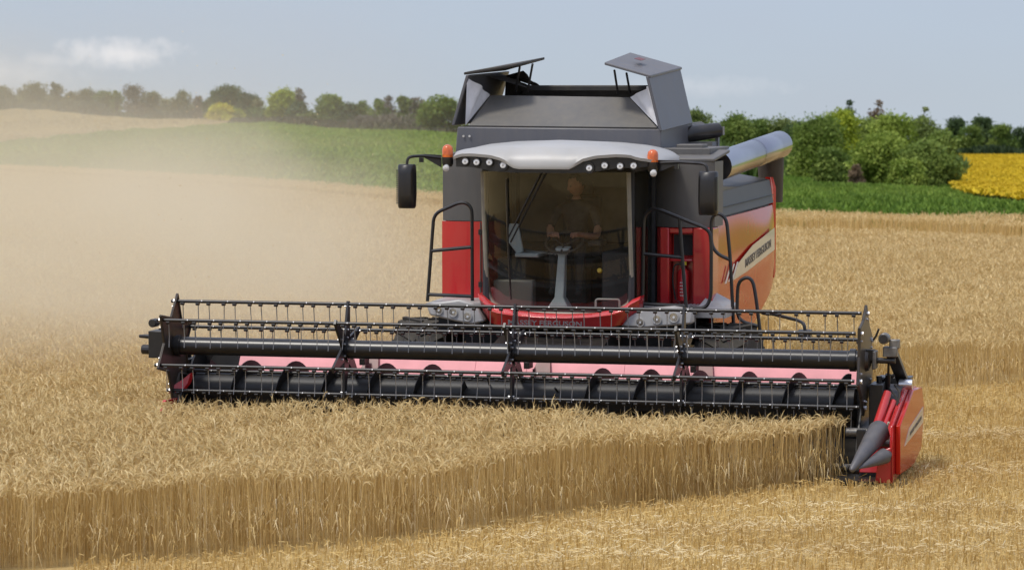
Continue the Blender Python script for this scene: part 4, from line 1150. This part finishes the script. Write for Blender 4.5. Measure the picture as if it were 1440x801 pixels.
for (x, y) in ((652, 227), (669, 228), (688, 228), (708, 232), (829, 236), (850, 232.5), (871, 233.5), (889, 233)):
    c = fr(x, y, 1.56); yc = 1.535 + .16 * abs((c[0] + .02) / 1.09) ** 2.5; big = x in (708, 829)
    b = MB(); b.cur = 0; b.lathe((c[0], yc, c[2]), (0, -1, 0), [(0, .050 if not big else .062), (.028, .046 if not big else .058), (.028, .038), (.012, .036)], 18, cap=False)
    b.cur = 1; b.lathe((c[0], yc, c[2]), (0, -1, .12), [(.004, .038), (.018, .034), (.022, .02), (.023, .005)], 18)
    b.cur = 2; b.lathe((c[0], yc, c[2]), (0, -1, 0), [(.018, .014), (.026, .012)], 10)
    b.build('work_lamp', [M['black'], M['lens'], M['silver']], roof)
for (x, y0, y1) in ((629.5, 203, 221), (918, 210, 228)):
    c0, c1 = fr(x, y1, 1.72), fr(x, y0, 1.72); h = c1[2] - c0[2]
    b = MB(); b.lathe(c0, (0, 0, 1), [(0, .058), (h * .55, .060), (h * .8, .052), (h * .95, .030), (h, .008)], 16)
    bc = b.build('beacon', M['orange'], H_)
    b = MB(); b.lathe(Vector(c0) - Vector((0, 0, .10)), (0, 0, 1), [(0, .045), (.03, .06), (.10, .06)], 14); b.build('beacon_base', M['black'], bc)
    b = MB(); b.lathe(fr(x - 2 if x < 700 else x + 1, y1 + 15, 1.66), (.1, -1, -.3), [(-.05, .02), (-.02, .034), (.02, .036), (.03, .022)], 14); b.build('marker_lamp', M['lens'], H_)
    b = MB(); b.tube([Vector(c0) - Vector((0, 0, .09)), fr(x, y1 + 14, 1.70)], .02, 8); b.build('lamp_post', M['black'], H_)
# --- mirrors
for sgn in (-1, 1):
    if sgn < 0: arm = [fr(620, 222, 1.75), fr(596, 219, 1.7), fr(578, 220, 1.62), fr(573, 223, 1.6), fr(572, 234, 1.6)]; bx = (-1.655, -1.468, 2.54, 3.01)
    else: arm = [fr(924, 229, 1.75), fr(955, 228, 1.7), fr(988, 230, 1.62), fr(994, 233, 1.6), fr(995, 244, 1.6)]; bx = (1.603, 1.805, 2.50, 2.955)
    b = MB(); zt = (bx[2], bx[3]); xm, hw = (bx[0] + bx[1]) / 2, (bx[1] - bx[0]) / 2
    rings = []
    for z, k, d in ((zt[0], .86, .5), (zt[0] + .02, .96, .8), (zt[0] + .15, 1, 1), (zt[1] - .10, .98, 1), (zt[1] - .015, .95, .85), (zt[1], .86, .6)):
        rings.append([(xm + hw * k * cx_, 1.61 + .075 * d * cy_, z) for cx_, cy_ in ((-1, .9), (-1, -.3), (-.7, -.95), (.0, -1.1), (.7, -.95), (1, -.3), (1, .9))])
    b.loft(rings)
    for k in range(18): z = zt[0] + .05 + k * (zt[1] - zt[0] - .1) / 18; xr_ = xm + sgn * hw; b.bb((xr_ - .012, 1.57, z), (xr_ + .005, 1.66, z + .010))
    mir = b.build('mirror', M['black'], H_, smooth=45)
    b = MB(); b.tube(smooth_path(arm, .05), .016, 8); p0, p1 = Vector(arm[0]), Vector(arm[1]); b.plate([p0 + Vector((0, 0, -.10)), p0 + Vector((0, 0, .03)), p1 + Vector((0, 0, .018)), p1 + Vector((0, 0, -.018))], (0, .03, 0)); b.bb((p1.x - .05, 1.69, p1.z - .07), (p1.x - .01, 1.73, p1.z - .02))
    b.build('mirror_arm', M['black'], mir)

# --- body: front corner columns, side panels, tank
def column(x0, x1, z0, z1, name, m, bulge, y0=3.0, flare=0.0, parent=H_, rec=None):
    """curved upright panel; bulges forward in the middle"""
    rings = []; nz__ = 8
    for j in range(nz__ + 1):
        z = z0 + (z1 - z0) * j / nz__; ring = []
        for i in range(13):
            t = i / 12; x = x0 + (x1 - x0) * t; ring.append((x, y0 - bulge * math.sin(math.pi * t) ** .8 + flare * (1 - j / nz__) * 0, z))
        ring += [(x1, y0 + .5, z), (x0, y0 + .5, z)]
        rings.append(ring)
    bb_ = MB(); bb_.loft(rings); return bb_.build(name, m, parent, smooth=40)


column(-1.555, -.86, 1.50, 2.345, 'front_panel', M['red'], .06, 3.02)
column(-1.545, -.86, 2.352, 3.10, 'tank_column', M['grey'], .06, 3.02)
column(.84, 1.515, 2.31, 3.02, 'tank_column', M['grey'], .16, 3.06)
b = MB(); b.plate([(.84, 3.02, 3.02), (1.515, 3.02, 3.02), (1.53, 3.9, 3.10), (.84, 3.9, 3.10)], (0, 0, .035)); b.bb((.86, 3.4, 3.08), (1.40, 4.6, 3.16)); b.bb((1.0, 3.5, 3.14), (1.3, 3.8, 3.20)); b.build('top_deck', M['grey'], H_, smooth=30, bevel=.01)
b = MB(); b.bb((-1.10, 2.94, 1.52), (-1.092, 2.97, 2.34)); b.build('panel_seam', M['ink'], H_, smooth=0)
for z in (1.62, 2.20): b = MB(); b.bb((-1.115, 2.93, z), (-1.078, 2.96, z + .06)); b.build('hinge', M['black'], H_, smooth=0)
# right lower red panel with the recess that holds the extinguisher
b = MB()
b.bb((.93, 2.92, 1.45), (1.035, 3.3, 2.305)); b.bb((1.295, 2.92, 1.45), (1.515, 3.3, 2.305)); b.bb((1.035, 2.92, 2.24), (1.295, 3.3, 2.305)); b.bb((1.035, 3.10, 1.45), (1.295, 3.3, 2.24)); b.plate([(1.035, 2.96, 1.93), (1.295, 2.96, 1.93), (1.295, 3.10, 1.97), (1.035, 3.10, 1.97)], (0, 0, .03)); b.bb((.84, 3.1, 1.45), (.93, 3.3, 2.305))
b.build('front_panel', M['red'], H_, smooth=30, bevel=.015)
b = MB(); b.bb((1.06, 3.07, 2.00), (1.28, 3.095, 2.22)); b.build('vent_grille', M['interior'], H_, smooth=0)
# side panels
sp = [(1.5, 3.03, 2.372), (1.5, 7.32, 2.395), (1.5, 7.38, 1.50), (1.5, 7.0, 1.34), (1.5, 6.3, 1.16), (1.5, 5.6, .98), (1.5, 3.03, .98)]


def bulged(poly, x, amt, n=24, m_=10):
    """panel between z edges of a convex polygon, bulging outwards"""
    ys_ = np.linspace(3.03, 7.36, n); rings = []
    low = lambda y: float(np.interp(y, [3.03, 5.6, 6.3, 7.0, 7.36], [.98, .98, 1.16, 1.34, 1.48])); top = lambda y: 2.372 + .023 * (y - 3.03) / 4.3
    vs, fs = [], []
    for i, y in enumerate(ys_):
        for j in range(m_ + 1):
            t = j / m_; z = low(y) + (top(y) - low(y)) * t
            e = amt * (math.sin(math.pi * min(1, .12 + t * .8)) ** .7) * (1 - .5 * max(0, (i / (n - 1) - .85) / .15) ** 2) + .006 * math.sin(y * 1.7 + z * 2)
            vs.append((x + e * (1 if x > 0 else -1), y, z))
    for i in range(n - 1):
        for j in range(m_): o = i * (m_ + 1) + j; fs.append((o, o + m_ + 1, o + m_ + 2, o + 1))
    nv = len(vs); vs += [(vs[k][0] - (.05 if x > 0 else -.05), vs[k][1], vs[k][2]) for k in range(nv)]; fs += [tuple(q + nv for q in reversed(f)) for f in fs[:]]
    per = [i * (m_ + 1) for i in range(n)] + [(n - 1) * (m_ + 1) + j for j in range(1, m_ + 1)] + [i * (m_ + 1) + m_ for i in range(n - 2, -1, -1)] + [j for j in range(m_ - 1, 0, -1)]
    for k in range(len(per)): a, c = per[k], per[(k + 1) % len(per)]; fs.append((a, c, c + nv, a + nv))
    bb_ = MB(); bb_.add(vs, fs); return bb_


SIDE = bulged(sp, 1.46, .05).build('side_panel', M['redside'], H_, smooth=45)
bulged(sp, -1.50, .04).build('side_panel', M['redside'], H_, smooth=45)
XS = 1.530
q0, q1 = Vector(fl(1034, 388, XS)), Vector(fl(1096, 332, XS))
b = MB(); b.plate([fl(1031, 394, XS), fl(1052, 380, XS), fl(1089, 351, XS), fl(1089, 320, XS), fl(1058, 345, XS), fl(1038, 370, XS)], (.003, 0, 0)); b.build('stripe', M['cream'], SIDE, smooth=0)
t0, t1 = Vector(fl(1048, 376, XS + .006)), Vector(fl(1084, 347, XS + .006)); d_ = t1 - t0
lettering('lettering', 'MASSEY FERGUSON', tuple(t0), d_, (0, 0, 1), .135, M['ink'], SIDE, .002, width=d_.length, upright=True)
b = MB()
for k in range(3): p = Vector(fl(1019 + 5 * k, 399 - 3 * k, XS)); b.plate([p, p + Vector((0, .10, 0)), p + Vector((0, .42, .18)), p + Vector((0, .34, .18))], (.003, 0, 0))
b.build('emblem', M['white'], SIDE, smooth=0)
b = MB(); b.plate([(1.49, 3.15, 2.40), (1.49, 7.20, 2.425), (1.44, 7.22, 2.70), (1.44, 3.15, 2.66)], (-.04, 0, 0)); b.plate([(1.44, 3.15, 2.665), (1.44, 7.22, 2.705), (.9, 7.2, 2.80), (.9, 3.2, 2.76)], (0, 0, -.04)); b.plate([(1.503, 3.2, 2.49), (1.503, 7.18, 2.515), (1.503, 7.18, 2.52), (1.503, 3.2, 2.495)], (-.02, 0, 0))
b.build('engine_cover', M['glosspanel'], H_, smooth=30)
b = MB(); b.plate([(1.485, 7.33, 1.50), (1.485, 7.44, 1.56), (1.48, 7.45, 2.60), (1.45, 7.40, 2.73), (1.44, 7.26, 2.73), (1.47, 7.30, 2.42)], (-.06, 0, 0)); b.build('rear_corner', M['redside'], H_, smooth=40)
b = MB(); b.loft([[(-1.44, 3.5, .98), (1.44, 3.5, .98), (1.44, 3.5, 2.74), (-1.44, 3.5, 2.74)], [(-1.42, 7.3, 1.45), (1.42, 7.3, 1.45), (1.42, 7.3, 2.6), (-1.42, 7.3, 2.6)]]); b.build('rear_body', M['grey'], H_, smooth=30)
# grain tank
b = MB(); b.loft([[(-1.53, 3.40, 2.95), (.855, 3.40, 2.95), (.855, 5.3, 2.95), (-1.53, 5.3, 2.95)], [(-1.50, 3.40, 3.13), (.852, 3.40, 3.13), (.852, 5.3, 3.16), (-1.50, 5.3, 3.16)], [(-1.485, 3.42, 3.385), (.84, 3.42, 3.365), (.84, 5.3, 3.43), (-1.485, 5.3, 3.43)]])
tank = b.build('grain_tank', M['bluegrey'], H_, smooth=30, bevel=.012)
for x in (644, 652.5): b = MB(); c = fr(x + 8, 191.5, 3.395); b.lathe(c, (0, -1, 0), [(0, .013), (.012, .013)], 8); b.build('bolt', M['bolt'], tank)
b = MB(); b.plate([(-1.36, 3.46, 3.40), (.79, 3.46, 3.385), fr(885, 137, 3.95), fr(690, 134, 3.95)], (0, .02, -.03)); b.build('front_flap', M['hatch'], tank, smooth=0)
b = MB(); b.plate([(-1.30, 5.25, 3.43), (.80, 5.25, 3.43), (.62, 4.95, 3.82), (-1.10, 4.95, 3.82)], (0, .02, .03)); b.bb((-1.12, 4.92, 3.79), (.64, 4.97, 3.835)); b.build('rear_flap', M['hatch_dark'], tank, smooth=0)
b = MB(); b.plate([(-1.555, 3.42, 3.40), (-1.555, 5.3, 3.43), (-1.385, 5.3, 4.015), (-1.385, 3.42, 3.965)], (.035, 0, .0)); b.build('side_flap', M['bluegrey'], tank, smooth=0, bevel=.008)
b = MB(); b.plate([(.865, 3.36, 3.345), (.865, 5.2, 3.41), (.715, 5.2, 4.045), (.715, 3.36, 3.945)], (-.035, 0, 0)); b.build('side_flap', M['bluegrey'], tank, smooth=0, bevel=.008)
b = MB(); b.plate([(-1.41, 3.42, 3.965), fr(728, 93, 3.6), fr(766, 84, 5.1), (-1.41, 5.3, 4.02)], (0, 0, .03)); b.build('lid', M['hatch_dark'], tank, smooth=0, bevel=.008)
b = MB(); b.plate([(.735, 3.36, 3.93), (.735, 5.2, 4.03), (.16, 5.0, 4.20), (.185, 3.5, 4.075)], (0, 0, .03)); lidr = b.build('lid', M['bluegrey'], tank, smooth=0, bevel=.008)
b = MB(); b.plate([(.42, 4.0, 4.146), (.50, 4.0, 4.125), (.50, 4.25, 4.142), (.42, 4.25, 4.163)], (0, 0, .004)); b.build('warning_sticker', M['dark_red'], lidr, smooth=0)


def gusset(pa, pb, pc, name='canvas_gusset', m='canvas', sag=.05):
    """loose triangular canvas between two flaps, with folds running to the bottom corner pa"""
    pa, pb, pc = Vector(pa), Vector(pb), Vector(pc); n = 14; vs, fs = [], []; nr = (pb - pa).cross(pc - pa).normalized()
    for i in range(n + 1):
        for j in range(i + 1):
            t = i / n; s_ = j / max(i, 1); p = pa + (pb.lerp(pc, s_) - pa) * t
            vs.append(p + nr * (sag * t * math.sin(math.pi * s_) * (.6 * math.sin(s_ * 11) - .6)))
    idx = lambda i, j: i * (i + 1) // 2 + j
    for i in range(n):
        for j in range(i + 1):
            fs.append((idx(i, j), idx(i + 1, j), idx(i + 1, j + 1)))
            if j < i: fs.append((idx(i, j), idx(i + 1, j + 1), idx(i, j + 1)))
    g = MB(); g.add(vs, fs); return g.build(name, M[m], tank, smooth=60)


gusset((-1.40, 3.45, 3.40), (-1.375, 3.43, 3.94), Vector(fr(689, 134, 3.95))); gusset((.82, 3.44, 3.38), (.725, 3.40, 3.86), Vector(fr(886, 137, 3.95)))
gusset((-1.40, 5.2, 3.45), (-1.37, 5.2, 3.97), (-.98, 4.95, 3.83), m='hatch_dark'); gusset((.8, 5.2, 3.45), (.72, 5.1, 3.97), (.60, 4.95, 3.82), m='hatch_dark')
gusset((-1.37, 4.2, 3.96), (-1.37, 5.15, 3.97), (-.98, 4.95, 3.80), m='hatch_dark', sag=.02); gusset((-1.37, 5.12, 3.96), (-1.10, 4.96, 4.02), (-.85, 4.96, 3.80), m='hatch_dark', sag=.03)
for (a0, a1, c0, c1) in ((731, 94, 725, 129), (749, 90, 742, 129), (864, 99, 869, 132), (881, 103, 886, 131)):
    b = MB(); b.tube([fr(a0, a1, 3.75), fr(c0, c1, 4.0)], .013, 6); b.build('strut', M['black'], tank)
# unloading auger along the right side, intake pipe
b = MB(); p0, p1 = Vector((1.38, 3.95, 2.945)), Vector((1.47, 7.75, 3.12)); ax = (p1 - p0); L_ = ax.length
b.lathe(p0, ax, [(0, .165), (L_ * .55, .165), (L_ * .555, .160), (L_ * .56, .168), (L_, .168), (L_ + .015, .160), (L_ + .018, .02)], 28); ua = b.build('unloading_auger', M['metal'], H_)
b = MB(); c = p1 - ax.normalized() * .16 + Vector((-.06, 0, 0))
b.loft([[c + Vector((.165 * math.cos(a), .20 * math.sin(a), .0)) * k + Vector((-.02, dy, dz)) for a in [2 * math.pi * i / 16 for i in range(16)]] for k, dy, dz in ((.95, 0, .0), (1, .02, -.2), (.92, .06, -.45), (.85, .10, -.70))]); b.build('spout', M['rubber_brown'], ua)
b = MB(); p = [fr(950, 195, 5.0), fr(975, 188, 5.1), fr(1003, 184, 5.2), fr(1010, 183, 5.25)]; b.tube(p, [.085, .095, .09, .085], 16); b.build('intake_pipe', M['black'], H_)
b = MB(); b.tube([fr(960, 181, 5.4), fr(985, 178, 5.5), fr(1000, 190, 5.5)], .06, 12); b.bb(Vector(fr(1006, 206, 5.3)), Vector(fr(1012, 174, 5.4))); b.bb(Vector(fr(1011, 190, 5.3)), Vector(fr(1019, 178, 5.4))); b.bb(Vector(fr(960, 210, 5.0)), Vector(fr(1008, 199, 5.3))); b.build('exhaust', M['galv'], H_, smooth=30)
# --- rails and ladders
def rail(name, paths, r=.0195, m='black'):
    b = MB()
    for p in paths: b.tube(smooth_path(p, .09), r, 8)
    return b.build(name, M[m], H_)


rail('handrail', [[(-1.525, 2.3, 1.50), (-1.45, 2.3, 2.455), (-1.13, 2.3, 2.595), (-1.022, 2.3, 2.535), (-1.018, 2.3, 1.50)], [(-1.48, 2.3, 2.05), (-1.025, 2.3, 2.098)], [(-1.515, 2.3, 1.575), (-1.02, 2.3, 1.562)]])
rail('handrail', [[(.868, 2.3, 1.475), (.88, 2.3, 2.46), (.985, 2.3, 2.55), (1.595, 2.3, 2.315), (1.615, 2.3, 2.18), (1.615, 2.3, 1.60), (1.56, 2.3, 1.475), (1.38, 2.3, 1.48)], [(1.268, 2.3, 2.44), (1.345, 2.3, 1.48)], [(.875, 2.3, 2.05), (1.305, 2.3, 2.015)], [(.868, 2.3, 1.515), (1.34, 2.3, 1.50)]])
rail('handrail', [[(1.755, 2.9, 1.25), (1.715, 2.9, 1.97), (1.672, 2.9, 2.41), (1.58, 2.9, 2.475), (1.505, 2.9, 2.42), (1.505, 2.9, 2.12), (1.58, 2.9, 2.02), (1.71, 2.9, 1.965)]])
rail('ladder_rail', [[(2.07, 2.9, 1.00), (2.0, 2.9, 1.55), (1.965, 2.9, 1.745), (1.89, 2.9, 1.785), (1.80, 2.9, 1.72), (1.79, 2.9, 1.40), (1.83, 2.9, 1.30), (2.02, 2.9, 1.25)]])
b = MB(); b.bb((1.40, 2.5, 1.36), (1.74, 3.2, 1.42)); b.bb((1.45, 2.6, 1.0), (1.74, 2.9, 1.04)); b.plate([(1.42, 2.6, 1.44), (1.74, 2.6, 1.40), (1.74, 3.2, 1.44), (1.46, 3.2, 1.58)], (0, 0, .03)); b.build('ladder_step', M['silver'], H_, smooth=30)
b = MB(); b.tube(smooth_path([fr(1072, 440, 2.0), fr(1085, 441, 1.9), fr(1122, 450, 1.5), fr(1131, 455, 1.4), fr(1132, 466, 1.4)], .05), .018, 8); b.bb(Vector(fr(1122, 474, 1.38)), Vector(fr(1142, 463, 1.5))); b.build('width_marker_arm', M['black'], H_)

# ------------------------------------------------------------------ fire extinguisher in the recess
cx_, cz_ = (1.178, 1.90)
ex = MB(); ex.lathe((cx_, 3.0, 1.50), (0, 0, 1), [(0, .055), (.012, .066), (.30, .067), (.335, .055), (.355, .03), (.37, .022), (.40, .022)], 20)
R14 = Matrix.Rotation(-PSI, 4, 'Z'); MW = Matrix.Translation((0, 31, 0)) @ R14
exr = empty('fire_extinguisher', MW @ Vector((cx_, 3.0, 1.50)), -PSI); tag(exr, 'small red fire extinguisher with black hose in the recess beside the cab', 'fire extinguisher')


def off(o, c):
    o.data.transform(Matrix.Translation(-Vector(c))); return o


off(ex.build('cylinder', M['red'], exr), (cx_, 3.0, 1.50))
b = MB(); b.bb((cx_ - .03, 2.98, 1.885), (cx_ + .03, 3.02, 1.925)); b.bb((cx_ - .07, 2.985, 1.925), (cx_ + .03, 3.015, 1.94)); off(b.build('valve', M['black'], exr), (cx_, 3.0, 1.50))
b = MB(); b.bb((cx_ + .005, 2.97, 1.895), (cx_ + .04, 3.0, 1.935)); off(b.build('safety_tab', M['yellow'], exr), (cx_, 3.0, 1.50))
b = MB(); b.tube(smooth_path([(cx_ - .03, 2.99, 1.905), (cx_ - .10, 2.98, 1.90), (cx_ - .115, 2.98, 1.72), (cx_ - .09, 2.97, 1.58), (cx_ - .075, 2.96, 1.52)], .06), .010, 6); off(b.build('hose', M['rubber'], exr), (cx_, 3.0, 1.50))
b = MB()
for k in range(5):
    z = 1.56 + k * .035
    for j in range(3 + k % 2): a = -1.9 + j * .26; b.plate([(cx_ + .069 * math.cos(a + da), 3.0 + .069 * math.sin(a + da), z + dz) for da, dz in ((0, 0), (.16, 0), (.16, .012), (0, .012))], (0, -.001, 0))
off(b.build('printed_label', M['white'], exr), (cx_, 3.0, 1.50))

# ------------------------------------------------------------------ the driver
def person(loc):
    """seated figure in the harvester's frame, hips at the origin, facing -y, head turned to its right"""
    root = empty('person', MW @ Vector(loc), -PSI)
    V, Rr, E = [], [], []

    def chain(pts, rads, start=None):
        prev = start
        for p, r in zip(pts, rads):
            V.append(p); Rr.append(r); i = len(V) - 1
            if prev is not None: E.append((prev, i))
            prev = i
        return prev
    pel = chain([(0, 0, 0)], [.125])
    ch = chain([(0, -.01, .14), (0, -.015, .30), (0, -.02, .43)], [.125, .135, .12], pel)
    nk = chain([(0, -.025, .53), (0, -.035, .60)], [.055, .052], ch)
    for s in (-1, 1):
        # arms reach forward to the wheel / lever
        sh = chain([(s * .19, -.02, .44), (s * .27, -.12, .26), (s * .27 if s > 0 else -.24, -.25, .15), (s * .19, -.42, .17), (s * .14, -.50, .185)], [.062, .048, .042, .034, .028], ch)
        palm = chain([(s * .115, -.545, .19)], [.030], sh)
        for k in range(4):
            dx = (k - 1.5) * .019; l = (.062, .072, .068, .052)[k]
            chain([(s * .105 + dx, -.575, .20), (s * .10 + dx, -.575 - l * .5, .205 - .012), (s * .10 + dx, -.575 - l * .55, .205 - .045)], [.0095, .0085, .0075], palm)
        chain([(s * .085, -.53, .165), (s * .07, -.56, .15)], [.011, .009], palm)
        hp = chain([(s * .10, -.03, -.03), (s * .13, -.42, .02), (s * .14, -.47, -.02), (s * .14, -.50, -.36), (s * .14, -.50, -.42), (s * .15, -.62, -.44)], [.095, .070, .066, .050, .045, .04], pel)
    me = bpy.data.meshes.new('body'); me.from_pydata(V, E, []); me.update()
    o = link('body', me, M['shirt'], root)
    sk = o.modifiers.new('skin', 'SKIN'); sk.use_smooth_shade = True
    for i, r in enumerate(Rr): me.skin_vertices[0].data[i].radius = (r, r)
    me.skin_vertices[0].data[0].use_root = True
    ss = o.modifiers.new('sub', 'SUBSURF'); ss.levels = ss.render_levels = 2
    bpy.context.view_layer.update()
    dg = bpy.context.evaluated_depsgraph_get(); em = bpy.data.meshes.new_from_object(o.evaluated_get(dg))
    o.modifiers.clear(); o.data = em; em.name = 'body'
    # head joined into the same mesh
    bm = bmesh.new(); bm.from_mesh(em)
    yaw = Matrix.Rotation(math.radians(-48), 3, 'Z') @ Matrix.Rotation(math.radians(14), 3, 'X'); hc = Vector((0, -.045, .70))
    r = bmesh.ops.create_uvsphere(bm, u_segments=28, v_segments=20, radius=1)
    for v in r['verts']:
        x, y, z = v.co; k = 1 - .22 * max(0, -z) ** 1.5
        p = Vector((x * .076 * k, y * .096 * (1 - .12 * max(0, -z)), z * .118))
        f = max(0, -y)                                                # face side is -y
        p.y -= .026 * f * math.exp(-(x / .20) ** 2 - ((z + .12) / .22) ** 2)          # nose
        p.y += .012 * f * (math.exp(-((abs(x) - .38) / .16) ** 2 - ((z - .08) / .13) ** 2))   # eye sockets
        p.y -= .010 * f * math.exp(-(x / .4) ** 2 - ((z + .50) / .10) ** 2)          # lips
        p.y -= .014 * f * math.exp(-(x / .4) ** 2 - ((z + .85) / .18) ** 2)          # chin
        p.x += math.copysign(.016, x) * math.exp(-((abs(x) - .98) / .12) ** 2 - ((y - .05) / .2) ** 2 - ((z + .02) / .24) ** 2)   # ears
        v.co = yaw @ p + hc
    bm.to_mesh(em); bm.free()
    em.materials.clear()
    for m in ('shirt', 'trousers', 'skin'): em.materials.append(M[m])
    for p in em.polygons:
        c = p.center
        bare = c.z > .545 or (c.y < -.17 and c.z > .09 and abs(c.x) > .02 and c.z < .30)
        p.material_index = 2 if bare else (1 if c.z < .05 else 0); p.use_smooth = True
    bm = bmesh.new(); r = bmesh.ops.create_uvsphere(bm, u_segments=24, v_segments=16, radius=1)
    kill = []
    for v in r['verts']:
        x, y, z = v.co
        if z < -.25 + (.95 if y < -.25 else .0) + (.35 if abs(x) > .8 and y < .2 else 0): kill.append(v)
        v.co = yaw @ Vector((x * .083, y * .104 + .004, z * .124 + .006 + .004 * math.sin(x * 17 + y * 13))) + hc
    bmesh.ops.delete(bm, geom=kill, context='VERTS'); hm = bpy.data.meshes.new('hair'); bm.to_mesh(hm); bm.free()
    for p in hm.polygons: p.use_smooth = True
    link('hair', hm, M['hair'], root)
    bm = bmesh.new()
    for s in (-1, 1):
        r = bmesh.ops.create_uvsphere(bm, u_segments=10, v_segments=8, radius=.008)
        for v in r['verts']: v.co = yaw @ (v.co + Vector((s * .030, -.083, .010))) + hc
    em2 = bpy.data.meshes.new('eyes'); bm.to_mesh(em2); bm.free(); link('eyes', em2, M['ink'], root)
    return root


tag(person((.02, 2.86, 2.06)), 'driver in dark clothes sitting in the cab, face turned aside, hands at the wheel', 'person')

# ------------------------------------------------------------------ dust drifting off behind the harvester, and flying chaff
def dust():
    b = MB(); b.bb((-70, 33, .02), (4, 110, 7.5))
    m = bpy.data.materials.new('drifting_dust'); m.use_nodes = True
    nt = m.node_tree; nt.nodes.clear()
    t = nt.nodes.new('ShaderNodeTexCoord'); s = nt.nodes.new('ShaderNodeSeparateXYZ'); nt.links.new(t.outputs['Object'], s.inputs[0])
    X, Y, Z = s.outputs
    n = nt.nodes.new('ShaderNodeTexNoise'); n.inputs['Scale'].default_value = .22; n.inputs['Detail'].default_value = 5; n.inputs['Roughness'].default_value = .62; n.inputs['Distortion'].default_value = .6
    nt.links.new(t.outputs['Object'], n.inputs['Vector'])
    nz = math_n(nt, 'SUBTRACT', n.outputs[0], .5)
    # right boundary of the plume drifts left with distance
    xb = math_n(nt, 'SUBTRACT', 1.2, math_n(nt, 'MULTIPLY', math_n(nt, 'SUBTRACT', Y, 40.0), .15))
    w = math_n(nt, 'ADD', 3.0, math_n(nt, 'MULTIPLY', math_n(nt, 'SUBTRACT', Y, 36.0), .03))
    fx = math_n(nt, 'DIVIDE', math_n(nt, 'ADD', math_n(nt, 'SUBTRACT', xb, X), math_n(nt, 'MULTIPLY', nz, 5.0)), w, clamp=True)
    fy = math_n(nt, 'DIVIDE', math_n(nt, 'SUBTRACT', Y, 33.4), 6.0, clamp=True)
    fy2 = math_n(nt, 'DIVIDE', math_n(nt, 'SUBTRACT', 108.0, Y), 45.0, clamp=True)
    near_ = math_n(nt, 'ADD', 1.0, math_n(nt, 'MULTIPLY', math_n(nt, 'DIVIDE', math_n(nt, 'SUBTRACT', 52.0, Y), 14.0, clamp=True), 2.2))
    fy = math_n(nt, 'MULTIPLY', fy, near_)
    fz = math_n(nt, 'SUBTRACT', 1.0, math_n(nt, 'DIVIDE', math_n(nt, 'ADD', Z, math_n(nt, 'MULTIPLY', nz, 3.0)), 6.6), clamp=True)
    fz = math_n(nt, 'EXPONENT', math_n(nt, 'DIVIDE', math_n(nt, 'MAXIMUM', math_n(nt, 'ADD', Z, math_n(nt, 'MULTIPLY', nz, 2.2)), 0.0), -1.2))
    d = math_n(nt, 'MULTIPLY', math_n(nt, 'MULTIPLY', fx, fx), math_n(nt, 'MULTIPLY', math_n(nt, 'MULTIPLY', fy, fy2), fz))
    d = math_n(nt, 'MULTIPLY', d, math_n(nt, 'MULTIPLY', math_n(nt, 'SUBTRACT', n.outputs[0], .26, clamp=True), 4.2))
    d = math_n(nt, 'MULTIPLY', d, DUST_D)
    for (cx, cy, cz, rx, ry, rz, am) in ((-6.0, 62, 1.9, 1.6, 12, 1.1, .034), (-3.8, 50, 1.5, 1.6, 8, .9, .036), (-9.5, 72, 2.2, 3.5, 12, 1.2, .015), (-12.5, 66, 3.4, 3.0, 12, 1.5, .011), (-1.9, 42, 1.3, 1.6, 4, .9, .06)):
        q = None
        for ax, c, r in ((X, cx, rx), (Y, cy, ry), (Z, cz, rz)):
            t_ = math_n(nt, 'DIVIDE', math_n(nt, 'SUBTRACT', ax, c), r); t_ = math_n(nt, 'MULTIPLY', t_, t_); q = t_ if q is None else math_n(nt, 'ADD', q, t_)
        q = math_n(nt, 'SUBTRACT', 1.0, math_n(nt, 'ADD', math_n(nt, 'MULTIPLY', q, .55), math_n(nt, 'MULTIPLY', nz, -2.6)), clamp=True)
        d = math_n(nt, 'ADD', d, math_n(nt, 'MULTIPLY', q, am))
    v = nt.nodes.new('ShaderNodeVolumePrincipled'); v.inputs['Color'].default_value = (.97, .89, .69, 1); v.inputs['Anisotropy'].default_value = .1
    nt.links.new(d, v.inputs['Density'])
    o = nt.nodes.new('ShaderNodeOutputMaterial'); nt.links.new(v.outputs[0], o.inputs['Volume'])
    ob = b.build('dust_cloud', m, None, smooth=0)
    tag(ob, 'pale tan dust drifting left from behind the harvester', 'dust', kind='stuff')


DUST_D = .10
dust()


def chaff():
    r = RNG; N = 900; Y = r.uniform(40, 90, N); px = r.normal(330, 130, N); X = (px - 720) / F_PX * Y; Z = .7 + np.abs(r.normal(0, 1.5, N))
    c = np.stack([X, Y, Z], 1); a = r.normal(0, 1, (N, 3)); a /= np.linalg.norm(a, axis=1, keepdims=True); bb = r.normal(0, 1, (N, 3)); bb -= a * (a * bb).sum(1, keepdims=True); bb /= np.linalg.norm(bb, axis=1, keepdims=True)
    L_ = r.uniform(.01, .028, (N, 1)); V = np.stack([c - a * L_, c - bb * .006, c + a * L_, c + bb * .006], 1).reshape(-1, 3)
    k = X < -1.2 - .1 * (Y - 40); V = V.reshape(-1, 4, 3)[k].reshape(-1, 3); n = int(k.sum())
    tag(np_mesh('flying_chaff', V, np.arange(n * 4).reshape(-1, 4), np.zeros((0, 3), int), [M['awn']], attrs={'tone': np.full(n * 4, 1.0)}), 'flecks of chaff blowing in the dust left of the harvester', 'chaff', kind='stuff')


chaff()
